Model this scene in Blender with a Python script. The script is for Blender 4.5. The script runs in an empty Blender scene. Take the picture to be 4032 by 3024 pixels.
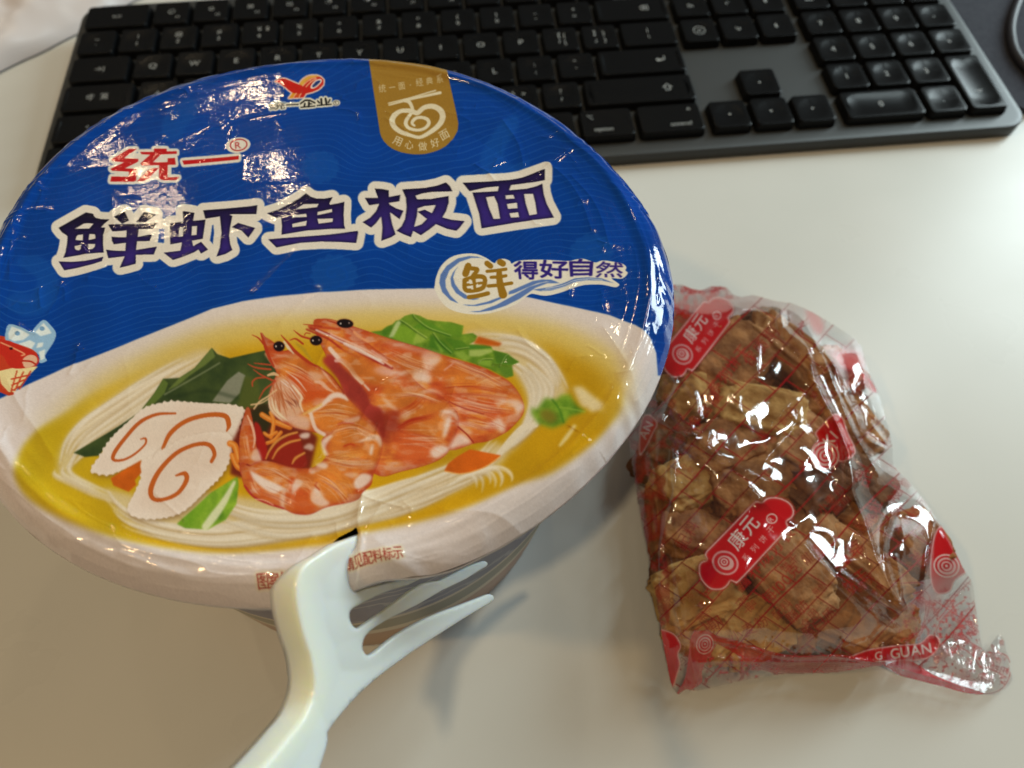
import bpy, bmesh, math, random
import numpy as np
from mathutils import Vector, Matrix, noise as mnoise
from mathutils.geometry import delaunay_2d_cdt

scene = bpy.context.scene
COL = scene.collection
random.seed(11)
RNG = np.random.default_rng(7)
MM = 0.001

# ------------------------------------------------------------------ camera
CAM_C = np.array([173.17217311, -359.99552732, 208.3455425])          # millimetres
CAM_R = np.array([[0.9946063232712171, -0.10363768880313873, -0.004182244427002848],
                  [-0.08987268709305807, -0.840972612498373, -0.5335615851423987],
                  [0.05177993649645293, 0.5310595959819763, -0.8457508756656487]])  # rows: right, down, forward
FPX = 2747.546885
cam_data = bpy.data.cameras.new("camera")
cam = bpy.data.objects.new("camera", cam_data)
COL.objects.link(cam)
_m = Matrix.Identity(4)
for i in range(3):
    _m[i][0] = CAM_R[0][i]
    _m[i][1] = -CAM_R[1][i]
    _m[i][2] = -CAM_R[2][i]
    _m[i][3] = CAM_C[i] * MM
cam.matrix_world = _m
cam_data.sensor_width = 36.0
cam_data.lens = FPX / 4032 * 36.0
cam_data.clip_start = 0.005
cam_data.clip_end = 20.0
cam_data.dof.use_dof = True
cam_data.dof.focus_distance = 0.145
cam_data.dof.aperture_fstop = 18.0
scene.camera = cam

# ------------------------------------------------------------------ light
world = bpy.data.worlds.new("World")
scene.world = world
world.use_nodes = True
world.node_tree.nodes["Background"].inputs[0].default_value = (1.0, 0.93, 0.84, 1)
world.node_tree.nodes["Background"].inputs[1].default_value = 0.085


def area(name, loc, target, sx, sy, power, color, shape='RECTANGLE'):
    l = bpy.data.lights.new(name, 'AREA')
    l.shape = shape
    l.size = sx
    if shape in ('RECTANGLE', 'ELLIPSE'):
        l.size_y = sy
    l.energy = power
    l.color = color
    o = bpy.data.objects.new(name, l)
    COL.objects.link(o)
    o.location = loc
    o.rotation_euler = (Vector(target) - Vector(loc)).to_track_quat('-Z', 'Y').to_euler()
    return o


WARM = (1.0, 0.77, 0.47)
area("warm_lamp", (-0.10, -0.72, 1.55), (0.14, -0.26, 0), 0.07, 0.07, 6.0, WARM, 'DISK')
for _px, _py, _p in ((590, 380, 0.19), (395, 240, 0.13), (258, 365, 0.14), (330, 425, 0.09), (905, 1130, 0.22), (455, 1228, 0.28)):
    # small spots added low in mid-air so they mirror in this part of the lid, 96 mm above the desk
    _v = np.array([(_px * 1.82278 - 2016) / FPX, (_py * 1.82278 - 1512) / FPX, 1.0]) @ CAM_R
    _q = CAM_C + _v * ((96.0 - CAM_C[2]) / _v[2])
    _v = _v * np.array([1, 1, -1])
    _l = _q + _v * min((300.0 - _q[1]) / _v[1], (720.0 - _q[2]) / _v[2])
    area("warm_lamp", tuple(_l * MM), (0.14, -0.26, 0), 0.0115, 0.0115, _p * 0.36, WARM, 'DISK')
area("warm_lamp", (-0.75, -0.40, 1.25), (0.14, -0.26, 0), 0.08, 0.08, 3.8, (1.0, 0.64, 0.29), 'DISK')  # added at the left to yellow the fork's spine and warm the desk
area("warm_lamp", (0.56, 0.81, 1.50), (0.14, -0.26, 0), 0.062, 0.062, 0.9, WARM, 'DISK')
area("cool_light", (1.22, 0.32, 0.50), (0.26, -0.2, 0), 0.42, 0.60, 13.5, (0.81, 0.97, 1.0))
area("cool_light", (1.02, 0.36, 1.28), (0.27, -0.28, 0), 0.07, 0.50, 5.5, (0.82, 0.98, 1.0))  # added narrow strip, shaped to give thin cool highlights on the bag film

scene.view_settings.view_transform = 'Standard'
scene.view_settings.look = 'None'
scene.view_settings.exposure = 0.0
scene.view_settings.gamma = 1.0
scene.view_settings.use_curve_mapping = False
scene.render.engine = 'CYCLES'
scene.cycles.use_denoising = True
scene.cycles.max_bounces = 16
scene.cycles.transparent_max_bounces = 24
scene.cycles.caustics_reflective = False
scene.cycles.caustics_refractive = False
scene.cycles.sample_clamp_indirect = 6.0


# ------------------------------------------------------------------ helpers
def ray(x, y):
    return np.array([(x - 2016) / FPX, (y - 1512) / FPX, 1.0]) @ CAM_R


def at(x, y, z):
    """point of the plane at height z (mm) seen at photo position x, y"""
    v = ray(x, y)
    return CAM_C + v * ((z - CAM_C[2]) / v[2])


def project(P):
    Q = (np.asarray(P, float) - CAM_C) @ CAM_R.T
    return np.stack([2016 + FPX * Q[..., 0] / Q[..., 2], 1512 + FPX * Q[..., 1] / Q[..., 2]], -1)


def pts(s, z=(0, 0, 1.0)):
    """'x,y x,y' traced in an enlargement (origin x, origin y, scale) -> photo coordinates"""
    a = np.array([[float(v) for v in p.split(',')] for p in s.split()])
    return a * z[2] + np.array([z[0], z[1]])


def catmull(p, n=6, closed=False):
    p = np.asarray(p, float)
    if len(p) < 3:
        return p
    q = np.vstack([p[-1:], p, p[:2]]) if closed else np.vstack([2 * p[:1] - p[1:2], p, 2 * p[-1:] - p[-2:-1]])
    t = np.linspace(0, 1, n, endpoint=False)[:, None]
    out = []
    for i in range(1, len(q) - 2):
        a, b, c, d = q[i - 1], q[i], q[i + 1], q[i + 2]
        out.append(0.5 * ((2 * b) + (c - a) * t + (2 * a - 5 * b + 4 * c - d) * t ** 2 + (3 * b - a - 3 * c + d) * t ** 3))
    if not closed:
        out.append(p[-1:])
    return np.vstack(out)


def gauss(a, s):
    if s <= 0:
        return a
    h, w = a.shape
    fy = np.fft.fftfreq(h)[:, None]
    fx = np.fft.rfftfreq(w)[None]
    return np.fft.irfft2(np.fft.rfft2(a) * np.exp(-2 * (math.pi * s) ** 2 * (fx ** 2 + fy ** 2)), s=(h, w))


def vnoise(h, w, cell, seed=0, octaves=3, aniso=(1, 1)):
    r = np.random.default_rng(seed)
    out = np.zeros((h, w))
    amp = 1.0
    tot = 0
    for o in range(octaves):
        cy, cx = max(1.0, cell * aniso[0] / 2 ** o), max(1.0, cell * aniso[1] / 2 ** o)
        gy, gx = int(h / cy) + 3, int(w / cx) + 3
        g = r.random((gy, gx))
        yy, xx = np.arange(h) / cy, np.arange(w) / cx
        y0, x0 = yy.astype(int), xx.astype(int)
        fy, fx = yy - y0, xx - x0
        fy = (fy * fy * (3 - 2 * fy))[:, None]
        fx = (fx * fx * (3 - 2 * fx))[None]
        a = g[np.ix_(y0, x0)] * (1 - fx) + g[np.ix_(y0, x0 + 1)] * fx
        b = g[np.ix_(y0 + 1, x0)] * (1 - fx) + g[np.ix_(y0 + 1, x0 + 1)] * fx
        out += amp * (a * (1 - fy) + b * fy)
        tot += amp
        amp *= 0.5
    return out / tot


class Canvas:
    """flat print artwork: a grid of ink colours (and coverage) later carried by the mesh's own vertices"""

    def __init__(self, ox, oy, w, h, step, base):
        self.o = np.array([ox, oy], float)
        self.step = step
        self.w, self.h = w, h
        self.rgb = np.zeros((h, w, 3)) + np.array(base, float) / 255
        self.a = np.zeros((h, w))

    def mask(self, polys, winding=True):
        """anti-aliased coverage of the union of polygons (non-zero winding)"""
        m = np.zeros((self.h, self.w + 2))
        E = []
        for p in polys:
            q = (np.asarray(p, float) - self.o) / self.step
            E.append(np.hstack([q, np.roll(q, -1, 0)]))
        E = np.vstack(E)
        y0 = max(0, int(math.floor(E[:, 1].min())))
        y1 = min(self.h, int(math.ceil(E[:, 1].max())) + 1)
        SUB = 3
        for r in range(y0, y1):
            for k in range(SUB):
                y = r + (k + 0.5) / SUB
                up = (E[:, 1] <= y) & (E[:, 3] > y)
                dn = (E[:, 3] <= y) & (E[:, 1] > y)
                sel = up | dn
                if not sel.any():
                    continue
                e = E[sel]
                d = np.where(up[sel], 1, -1)
                x = e[:, 0] + (y - e[:, 1]) / (e[:, 3] - e[:, 1]) * (e[:, 2] - e[:, 0])
                o = np.argsort(x)
                wn = 0
                xs = 0
                for xi, di in zip(np.clip(x[o], 0, self.w), d[o]):
                    if wn == 0:
                        xs = xi
                    wn += di
                    if wn == 0 and xi > xs:
                        a, b = int(xs), int(xi)
                        if a == b:
                            m[r, a] += (xi - xs) / SUB
                        else:
                            m[r, a] += (a + 1 - xs) / SUB
                            m[r, a + 1:b] += 1.0 / SUB
                            m[r, b] += (xi - b) / SUB
        return np.clip(m[:, :self.w], 0, 1)

    def bbox(self, m, pad=0):
        ys = np.flatnonzero(m.any(1))
        xs = np.flatnonzero(m.any(0))
        if not len(ys):
            return None
        return (slice(max(0, ys[0] - pad), min(self.h, ys[-1] + 1 + pad)), slice(max(0, xs[0] - pad), min(self.w, xs[-1] + 1 + pad)))

    def soften(self, m, s):
        b = self.bbox(m, int(3 * s) + 2)
        if b is None or s <= 0:
            return m
        o = m.copy()
        sub = np.pad(m[b], int(3 * s) + 2)
        k = int(3 * s) + 2
        o[b] = np.clip(gauss(sub, s)[k:-k, k:-k], 0, 1)
        return o

    def grow(self, m, r):
        """round dilation by r photo pixels"""
        r = r / self.step
        b = self.bbox(m, int(r) + 3)
        sub = m[b]
        out = sub.copy()
        R = int(math.ceil(r))
        for dy in range(-R, R + 1):
            for dx in range(-R, R + 1):
                d = math.hypot(dx, dy)
                wgt = min(1.0, r - d + 0.5)
                if wgt <= 0 or d < r - 1.6 and (dx or dy) and (dx + dy) % 2:
                    continue
                ys, yd = (slice(max(0, dy), sub.shape[0] + min(0, dy)), slice(max(0, -dy), sub.shape[0] + min(0, -dy)))
                xs, xd = (slice(max(0, dx), sub.shape[1] + min(0, dx)), slice(max(0, -dx), sub.shape[1] + min(0, -dx)))
                np.maximum(out[yd, xd], sub[ys, xs] * wgt, out=out[yd, xd])
        o = np.zeros_like(m)
        o[b] = out
        return o

    def paint(self, m, col, alpha=1.0, ink=None):
        b = self.bbox(m)
        if b is None:
            return
        k = (m[b] * (alpha[b] if isinstance(alpha, np.ndarray) else alpha))[..., None]
        c = np.array(col, float) / 255
        if c.ndim == 1:
            self.rgb[b] = self.rgb[b] * (1 - k) + c * k
        else:
            self.rgb[b] = self.rgb[b] * (1 - k) + c[b] * k
        if ink is not None:
            self.a[b] = self.a[b] + (ink - self.a[b]) * m[b] if ink < 0 else np.maximum(self.a[b], m[b] * ink)

    def fill(self, p, col, alpha=1.0, soft=0, smooth=0, holes=(), ink=None):
        P = [p] if isinstance(p, np.ndarray) else p
        if smooth:
            P = [catmull(q, smooth, True) for q in P]
        P = [orient(q) for q in P]
        m = self.mask(P)
        if len(holes):
            m = m * (1 - self.mask([orient(h) for h in holes]))
        m = self.soften(m, soft / self.step)
        self.paint(m, col, alpha, ink)
        return m

    def line(self, p, w, col, alpha=1.0, soft=0, smooth=5, ink=None):
        m = self.mask(stroke(p, w, smooth))
        m = self.soften(m, soft / self.step)
        self.paint(m, col, alpha, ink)
        return m

    def sample(self, xy):
        q = (xy - self.o) / self.step - 0.5
        x = np.clip(q[:, 0], 0, self.w - 1.001)
        y = np.clip(q[:, 1], 0, self.h - 1.001)
        x0, y0 = x.astype(int), y.astype(int)
        fx, fy = x - x0, y - y0
        d = np.concatenate([self.rgb, self.a[..., None]], -1)
        return (d[y0, x0] * ((1 - fx) * (1 - fy))[:, None] + d[y0, x0 + 1] * (fx * (1 - fy))[:, None]
                + d[y0 + 1, x0] * ((1 - fx) * fy)[:, None] + d[y0 + 1, x0 + 1] * (fx * fy)[:, None])


def orient(p):
    p = np.asarray(p, float)
    x, y = p[:, 0], p[:, 1]
    return p if (x * np.roll(y, -1) - np.roll(x, -1) * y).sum() > 0 else p[::-1]


def stroke(p, w, smooth=5):
    """round-capped stroke -> convex pieces, unioned by winding"""
    p = np.asarray(p, float)
    n0 = len(p)
    W = np.full(n0, float(w)) if np.isscalar(w) else np.interp(np.linspace(0, 1, n0), np.linspace(0, 1, len(w)), w)
    if smooth and n0 > 2:
        q = catmull(p, smooth)
        W = np.interp(np.linspace(0, n0 - 1, len(q)), np.arange(n0), W)
        p = q
    out = []
    for i in range(len(p) - 1):
        a, b = p[i], p[i + 1]
        d = b - a
        L = np.hypot(*d)
        if L < 1e-6:
            continue
        n = np.array([-d[1], d[0]]) / L
        out.append(orient(np.array([a + n * W[i] / 2, b + n * W[i + 1] / 2, b - n * W[i + 1] / 2, a - n * W[i] / 2])))
    an = np.linspace(0, 2 * math.pi, 10, endpoint=False)
    for i in range(len(p)):
        if W[i] > 1.5:
            out.append(orient(p[i] + W[i] / 2 * np.stack([np.cos(an), np.sin(an)], 1)))
    return out


def ellipse(cx, cy, rx, ry, rot=0, n=40):
    a = np.linspace(0, 2 * math.pi, n, endpoint=False)
    c, s = math.cos(rot), math.sin(rot)
    x, y = rx * np.cos(a), ry * np.sin(a)
    return np.stack([cx + c * x - s * y, cy + s * x + c * y], 1)


_dg = bpy.context.evaluated_depsgraph_get()
_glyph = {}


def glyph(ch):
    """outlines of one character of Blender's built-in font, in its 0..1 box"""
    if ch in _glyph:
        return _glyph[ch]
    c = bpy.data.curves.new("lettering", 'FONT')
    c.body = ch
    o = bpy.data.objects.new("lettering", c)
    COL.objects.link(o)
    bpy.context.view_layer.update()
    cu = o.to_curve(bpy.context.evaluated_depsgraph_get(), apply_modifiers=False)
    out = []
    for s in cu.splines:
        if s.type == 'BEZIER':
            b = s.bezier_points
            n = len(b)
            q = []
            for i in range(n):
                p0, p1, p2, p3 = (np.array(v)[:2] for v in (b[i].co, b[i].handle_right, b[(i + 1) % n].handle_left, b[(i + 1) % n].co))
                for t in (0, .25, .5, .75):
                    q.append((1 - t) ** 3 * p0 + 3 * (1 - t) ** 2 * t * p1 + 3 * (1 - t) * t * t * p2 + t ** 3 * p3)
            out.append(np.array(q))
        else:
            out.append(np.array([p.co[:2] for p in s.points]))
    o.to_curve_clear()
    bpy.data.objects.remove(o)
    bpy.data.curves.remove(c)
    if out:
        A = np.vstack(out)
        lo, hi = A.min(0), A.max(0)
        asp = (hi[0] - lo[0]) / max(1e-6, hi[1] - lo[1])
        out = [(q - lo) / np.maximum(hi - lo, 1e-6) for q in out]
    else:
        asp = 1
    _glyph[ch] = (out, asp)
    return _glyph[ch]


def glyph_quad(ch, tl, tr, br, bl):
    tl, tr, br, bl = (np.array(v, float) for v in (tl, tr, br, bl))
    res = []
    for q in glyph(ch)[0]:
        u, v = q[:, :1], q[:, 1:]
        res.append(bl * (1 - u) * (1 - v) + br * u * (1 - v) + tr * u * v + tl * (1 - u) * v)
    return res


def text_polys(s, x, y, size, ang, gap=1.0, wide=1.0):
    """characters set one by one from x, y (baseline, photo pixels) along direction ang"""
    d = np.array([math.cos(ang), math.sin(ang)])
    u = np.array([math.sin(ang), -math.cos(ang)])
    p = np.array([x, y], float)
    out = []
    for ch in s:
        if ch == ' ':
            p = p + d * size * 0.45
            continue
        g, asp = glyph(ch)
        cjk = ord(ch) > 0x2E00
        hh = size * (0.92 if cjk else 0.75)
        ww = hh * asp * wide if not cjk else size * 0.9 * wide
        lo = 0
        if ch == '一':
            hh, lo = size * 0.1, size * 0.4
        if ch in '·-':
            hh, lo = size * 0.14, size * 0.36
            ww = size * 0.14 if ch == '·' else size * .4
        b = p + u * lo
        out += glyph_quad(ch, b + u * hh, b + u * hh + d * ww, b + d * ww, b)
        p = p + d * (ww + size * 0.12 * gap)
    return out


def s2l(c):
    c = np.clip(np.asarray(c, float), 0, 1)
    return np.where(c <= 0.04045, c / 12.92, ((c + 0.055) / 1.055) ** 2.4)


def mesh_np(name, V, F, mat=None, parent=None, smooth=True, cols=None):
    """V (n,3) millimetres, F (m,k) index array"""
    me = bpy.data.meshes.new(name)
    V = np.asarray(V, np.float32) * MM
    F = np.asarray(F, np.int32)
    me.vertices.add(len(V))
    me.vertices.foreach_set("co", V.ravel())
    k = F.shape[1]
    me.loops.add(F.size)
    me.loops.foreach_set("vertex_index", F.ravel())
    me.polygons.add(len(F))
    me.polygons.foreach_set("loop_start", np.arange(0, F.size, k, dtype=np.int32))
    me.polygons.foreach_set("loop_total", np.full(len(F), k, np.int32))
    me.polygons.foreach_set("use_smooth", np.full(len(F), smooth))
    me.update(calc_edges=True)
    if cols is not None:
        at_ = me.color_attributes.new("ink", 'FLOAT_COLOR', 'POINT')
        at_.data.foreach_set("color", np.asarray(cols, np.float32).ravel())
    if mat:
        me.materials.append(mat)
    o = bpy.data.objects.new(name, me)
    COL.objects.link(o)
    if parent is not None:
        o.parent = parent
        o.matrix_parent_inverse = parent.matrix_world.inverted()
    return o


def mesh_bm(name, bm, mat=None, parent=None, smooth=True, scale=MM):
    me = bpy.data.meshes.new(name)
    if scale != 1:
        bmesh.ops.scale(bm, vec=(scale,) * 3, verts=bm.verts)
    for f in bm.faces:
        f.smooth = smooth
    bm.to_mesh(me)
    bm.free()
    if mat:
        me.materials.append(mat)
    o = bpy.data.objects.new(name, me)
    COL.objects.link(o)
    if parent is not None:
        o.parent = parent
        o.matrix_parent_inverse = parent.matrix_world.inverted()
    return o


def empty(name, loc):
    o = bpy.data.objects.new(name, None)
    o.empty_display_size = 0.01
    COL.objects.link(o)
    o.location = Vector(loc) * MM
    o.matrix_world = Matrix.Translation(Vector(loc) * MM)
    return o


def tag(o, label, cat, group=None):
    o["label"] = label
    o["category"] = cat
    if group:
        o["group"] = group
    return o


def principled(name, color=(0.8, 0.8, 0.8), rough=0.5, metal=0.0, spec=0.5, **kw):
    m = bpy.data.materials.new(name)
    m.use_nodes = True
    nt = m.node_tree
    b = nt.nodes["Principled BSDF"]
    b.inputs["Base Color"].default_value = (*color, 1)
    b.inputs["Roughness"].default_value = rough
    b.inputs["Metallic"].default_value = metal
    b.inputs["Specular IOR Level"].default_value = spec
    for k, v in kw.items():
        b.inputs[k.replace('_', ' ')].default_value = v
    return m, nt, b


def add_bump(nt, b, scale, strength, dist=0.0002, detail=3.0, kind='ShaderNodeTexNoise', coord='Object', normal=None):
    tc = nt.nodes.new('ShaderNodeTexCoord')
    n = nt.nodes.new(kind)
    n.inputs['Scale'].default_value = scale
    if 'Detail' in n.inputs:
        n.inputs['Detail'].default_value = detail
    nt.links.new(tc.outputs[coord], n.inputs['Vector'])
    bp = nt.nodes.new('ShaderNodeBump')
    bp.inputs['Strength'].default_value = strength
    bp.inputs['Distance'].default_value = dist
    nt.links.new(n.outputs[0] if kind != 'ShaderNodeTexNoise' else n.outputs['Fac'], bp.inputs['Height'])
    if normal is not None:
        nt.links.new(normal, bp.inputs['Normal'])
    if b is not None:
        nt.links.new(bp.outputs['Normal'], b.inputs['Normal'])
    return bp.outputs['Normal'], n


def noise_color(nt, b, stops, scale, detail=4.0, coord='Object'):
    tc = nt.nodes.new('ShaderNodeTexCoord')
    n = nt.nodes.new('ShaderNodeTexNoise')
    n.inputs['Scale'].default_value = scale
    n.inputs['Detail'].default_value = detail
    r = nt.nodes.new('ShaderNodeValToRGB')
    cr = r.color_ramp
    while len(cr.elements) < len(stops):
        cr.elements.new(0.5)
    for e, (p, c) in zip(cr.elements, stops):
        e.position = p
        e.color = (*c, 1)
    nt.links.new(tc.outputs[coord], n.inputs['Vector'])
    nt.links.new(n.outputs['Fac'], r.inputs['Fac'])
    nt.links.new(r.outputs['Color'], b.inputs['Base Color'])
    return r


def grid_faces(nu, nv, wrap_u=False):
    i, j = np.meshgrid(np.arange(nu if wrap_u else nu - 1), np.arange(nv - 1), indexing='ij')
    a = i * nv + j
    b = ((i + 1) % nu) * nv + j
    return np.stack([a, b, b + 1, a + 1], -1).reshape(-1, 4)


def tent(P, line, w):
    """0..1 ridge profile around a polyline, P (n,2)"""
    best = np.full(len(P), 1e9)
    for a, b in zip(line[:-1], line[1:]):
        d = b - a
        L2 = (d @ d) + 1e-9
        t = np.clip(((P - a) @ d) / L2, 0, 1)
        q = P - (a + t[:, None] * d)
        best = np.minimum(best, (q * q).sum(1))
    return np.exp(-np.sqrt(best) / w)


def poly_dist(P, poly):
    """distance to a closed outline and an inside flag"""
    best = np.full(len(P), 1e18)
    ins = np.zeros(len(P), bool)
    for a, b in zip(poly, np.roll(poly, -1, 0)):
        d = b - a
        t = np.clip(((P - a) @ d) / ((d @ d) + 1e-12), 0, 1)
        q = P - (a + t[:, None] * d)
        best = np.minimum(best, (q * q).sum(1))
        c = (a[1] > P[:, 1]) != (b[1] > P[:, 1])
        with np.errstate(divide='ignore', invalid='ignore'):
            xi = (b[0] - a[0]) * (P[:, 1] - a[1]) / (b[1] - a[1]) + a[0]
        ins ^= c & (P[:, 0] < xi)
    return np.sqrt(best), ins

# ------------------------------------------------------------------ desk
m_desk, nt, b = principled("white_laminate", (0.70, 0.67, 0.61), 0.28, spec=0.22)
noise_color(nt, b, [(0.3, (0.555, 0.57, 0.545)), (0.7, (0.59, 0.60, 0.575))], 14.0, 5)
_rn = nt.nodes.new('ShaderNodeTexNoise')
_rn.inputs['Scale'].default_value = 22.0
_rn.inputs['Detail'].default_value = 6.0
_mr = nt.nodes.new('ShaderNodeMapRange')
_mr.inputs['To Min'].default_value = 0.20
_mr.inputs['To Max'].default_value = 0.40
nt.links.new(_rn.outputs['Fac'], _mr.inputs['Value'])
nt.links.new(_mr.outputs['Result'], b.inputs['Roughness'])
add_bump(nt, b, 900.0, 0.05, 0.0002)
bm = bmesh.new()
bmesh.ops.create_cube(bm, size=1, matrix=Matrix.Translation((120, 107.5, -12.5)) @ Matrix.Diagonal((1400, 1005, 25, 1)))
bmesh.ops.bevel(bm, geom=bm.edges[:], offset=1.5, segments=2, affect='EDGES')
desk = mesh_bm("desk_top", bm, m_desk, smooth=False)
desk["kind"] = "structure"

# ------------------------------------------------------------------ keyboard
KT = math.radians(4.0)
KB_Z0 = 18.5
kb = empty("keyboard", (0, 0, 0))
kb.matrix_world = Matrix.Translation((0, 0, KB_Z0 * MM)) @ Matrix.Rotation(KT, 4, 'X')
tag(kb, "dark grey full-size computer keyboard with dished black keys behind the noodle bowl", "keyboard")
m_plate, nt, b = principled("graphite_plate", (0.045, 0.049, 0.051), 0.42, metal=0.2, spec=0.3)
add_bump(nt, b, 2500.0, 0.08, 0.0001)
m_key, nt, b = principled("black_keycap", (0.005, 0.0055, 0.0062), 0.26, spec=0.09)
add_bump(nt, b, 3500.0, 0.06, 0.0001)
m_leg, nt, b = principled("key_legend_ink", (0.30, 0.32, 0.32), 0.6)
m_rubber, nt, b = principled("black_rubber", (0.01, 0.01, 0.01), 0.8)

PX, PY = 19.0, 19.3


def rrect(w, h, r, n=8):
    out = []
    for cx, cy, a0 in ((w / 2 - r, h / 2 - r, 0), (-w / 2 + r, h / 2 - r, 90), (-w / 2 + r, -h / 2 + r, 180), (w / 2 - r, -h / 2 + r, 270)):
        for k in range(n + 1):
            a = math.radians(a0 + 90 * k / n)
            out.append((cx + r * math.cos(a), cy + r * math.sin(a)))
    return np.array(out)


def plate():
    x0, x1, y0, y1 = -4.2, 22.62 * PX, -6.36 * PY, 0.30 * PY
    w, h = x1 - x0, y1 - y0
    rings = []
    for ins, z in ((3.0, -4.0), (1.0, -4.0), (0.35, -4.15), (0.0, -4.6), (0.0, -9.2), (0.8, -10.3), (4, -10.6)):
        p = rrect(w - 2 * ins, h - 2 * ins, 10.5 - ins, 10) + np.array([(x0 + x1) / 2, (y0 + y1) / 2])
        rings.append(np.c_[p, np.full(len(p), z)])
    n = len(rings[0])
    V = np.vstack(rings)
    bm = bmesh.new()
    vs = [bm.verts.new(v) for v in V]
    for r in range(len(rings) - 1):
        for i in range(n):
            j = (i + 1) % n
            bm.faces.new((vs[r * n + i], vs[(r + 1) * n + i], vs[(r + 1) * n + j], vs[r * n + j]))
    bm.faces.new([vs[i] for i in range(n)])
    bm.faces.new([vs[(len(rings) - 1) * n + i] for i in reversed(range(n))])
    bmesh.ops.recalc_face_normals(bm, faces=bm.faces[:])
    o = mesh_bm("base_plate", bm, m_plate, None)
    o.parent = kb
    bpy.context.view_layer.update()
    me = o.data
    return o


plate()
# raised rear foot bar under the back edge
bm = bmesh.new()
bmesh.ops.create_cube(bm, size=1, matrix=Matrix.Translation((215, 3, -14.2)) @ Matrix.Diagonal((424, 14, 8.4, 1)))
bmesh.ops.bevel(bm, geom=bm.edges[:], offset=2.0, segments=2, affect='EDGES')
o = mesh_bm("rear_foot", bm, m_rubber)
o.parent = kb

_kc = {}


def dish_z(x, y, w, h, dish):
    if not dish:
        return -0.12 * np.exp(-(x ** 2 + y ** 2) / 60.0)
    lx, ly = max(0, (w - h) / 2), max(0, (h - w) / 2)
    dx = np.maximum(np.abs(x) - lx, 0)
    dy = np.maximum(np.abs(y) - ly, 0)
    d = np.hypot(dx, dy)
    R = min(w, h) / 2 * 0.83
    return np.where(d < R, -dish * (1 - (d / R) ** 2), 0.0)


def keycap(w, h, dish):
    k = (round(w, 2), round(h, 2), dish)
    if k in _kc:
        return _kc[k]
    tw, th = w - 1.5, h - 1.5
    rings = []
    base = rrect(1, 1, 0.5, 7)
    n = len(base)
    for f in (0.0, 0.12, 0.25, 0.38, 0.5, 0.62, 0.72, 0.79, 0.83, 0.87, 0.93, 0.97):
        p = rrect(tw * max(f, 0.004), th * max(f, 0.004), min(tw, th) * max(f, 0.004) * (0.5 if f < 0.8 else 0.16), 7)
        lx, ly = max(0, (tw - th) / 2), max(0, (th - tw) / 2)
        if f < 0.86 and abs(tw - th) > 1:
            s = min(tw, th) * max(f, 0.004)
            p = rrect(s + 2 * lx, s + 2 * ly, s / 2 * 0.99, 7)
        z = dish_z(p[:, 0], p[:, 1], tw, th, dish)
        rings.append(np.c_[p, z])
    for ins, z, r in ((0.05, -0.03, 1.7), (0.0, -0.14, 1.7), (-0.15, -0.5, 1.8), (-0.75, -3.2, 2.0), (-0.75, -4.2, 2.0)):
        p = rrect(tw - 2 * ins, th - 2 * ins, r, 7)
        rings.append(np.c_[p, np.full(n, z)])
    bm = bmesh.new()
    vs = [bm.verts.new(v * MM) for v in np.vstack(rings)]
    for r in range(len(rings) - 1):
        for i in range(n):
            j = (i + 1) % n
            bm.faces.new((vs[r * n + i], vs[r * n + n + i], vs[r * n + n + j], vs[r * n + j]))
    bm.faces.new([vs[i] for i in range(n)])
    bmesh.ops.recalc_face_normals(bm, faces=bm.faces[:])
    for f in bm.faces:
        f.smooth = True
    me = bpy.data.meshes.new("key")
    bm.to_mesh(me)
    bm.free()
    me.materials.append(m_key)
    _kc[k] = me
    return me


def legend_mesh(items, w, h, dish):
    """items: (text, x, y, size) in mm on the cap, pressed onto the dished top"""
    V, F = [], []
    for s, x, y, size in items:
        c = bpy.data.curves.new("legend", 'FONT')
        c.body = s
        c.align_x = 'CENTER'
        c.align_y = 'CENTER'
        c.size = size
        o = bpy.data.objects.new("legend", c)
        COL.objects.link(o)
        bpy.context.view_layer.update()
        me = o.to_mesh()
        n0 = len(V)
        for v in me.vertices:
            px, py = v.co.x + x, v.co.y + y
            V.append((px, py, float(dish_z(np.float64(px), np.float64(py), w - 1.5, h - 1.5, dish)) + 0.06))
        for p in me.polygons:
            F.append([n0 + i for i in p.vertices])
        o.to_mesh_clear()
        bpy.data.objects.remove(o)
        bpy.data.curves.remove(c)
    me = bpy.data.meshes.new("legend")
    me.from_pydata([tuple(np.array(v) * MM) for v in V], [], F)
    me.materials.append(m_leg)
    return me


def key(u, v, wu=1.0, hv=1.0, leg=None, dish=0.45):
    w, h = wu * PX - 1.3, hv * PY - 1.6
    cx, cy = (u + wu / 2) * PX, -(v + hv / 2) * PY
    o = bpy.data.objects.new("key", keycap(w, h, dish))
    COL.objects.link(o)
    o.parent = kb
    o.location = (cx * MM, cy * MM, 0)
    if leg:
        if isinstance(leg, str):
            leg = [(leg, 0, 0, 4.6)]
        l = bpy.data.objects.new("legend", legend_mesh(leg, w, h, dish))
        COL.objects.link(l)
        l.parent = o


def two(a, b):
    return [(a, -0.2, 2.6, 3.6), (b, -0.2, -2.4, 3.6)]


# function row
key(0, 0, 1.68, 1, [("esc", 0, 0, 3.4)], 0)
for i in range(12):
    key(1.7 + i, 0, 1, 1, [("F%d" % (i + 1), 3.5, -3.5, 2.4), ("☀☼▦▤◔◑◀▶◆◖◗◕"[i], 0, 1.2, 3.6)], 0.3)
# number row
N1 = ["~`", "!1", "@2", "#3", "¥4", "%5", "^6", "&7", "*8", "(9", ")0", "_-", "+="]
for i, s in enumerate(N1):
    key(i, 1, 1, 1, two(s[0], s[1]) + ([("$", 3.6, 2.6, 3.6)] if i == 4 else []), 0.4)
key(13, 1, 1.98, 1, [("⌫", 6, 0, 4.5)], 0.0)
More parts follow.
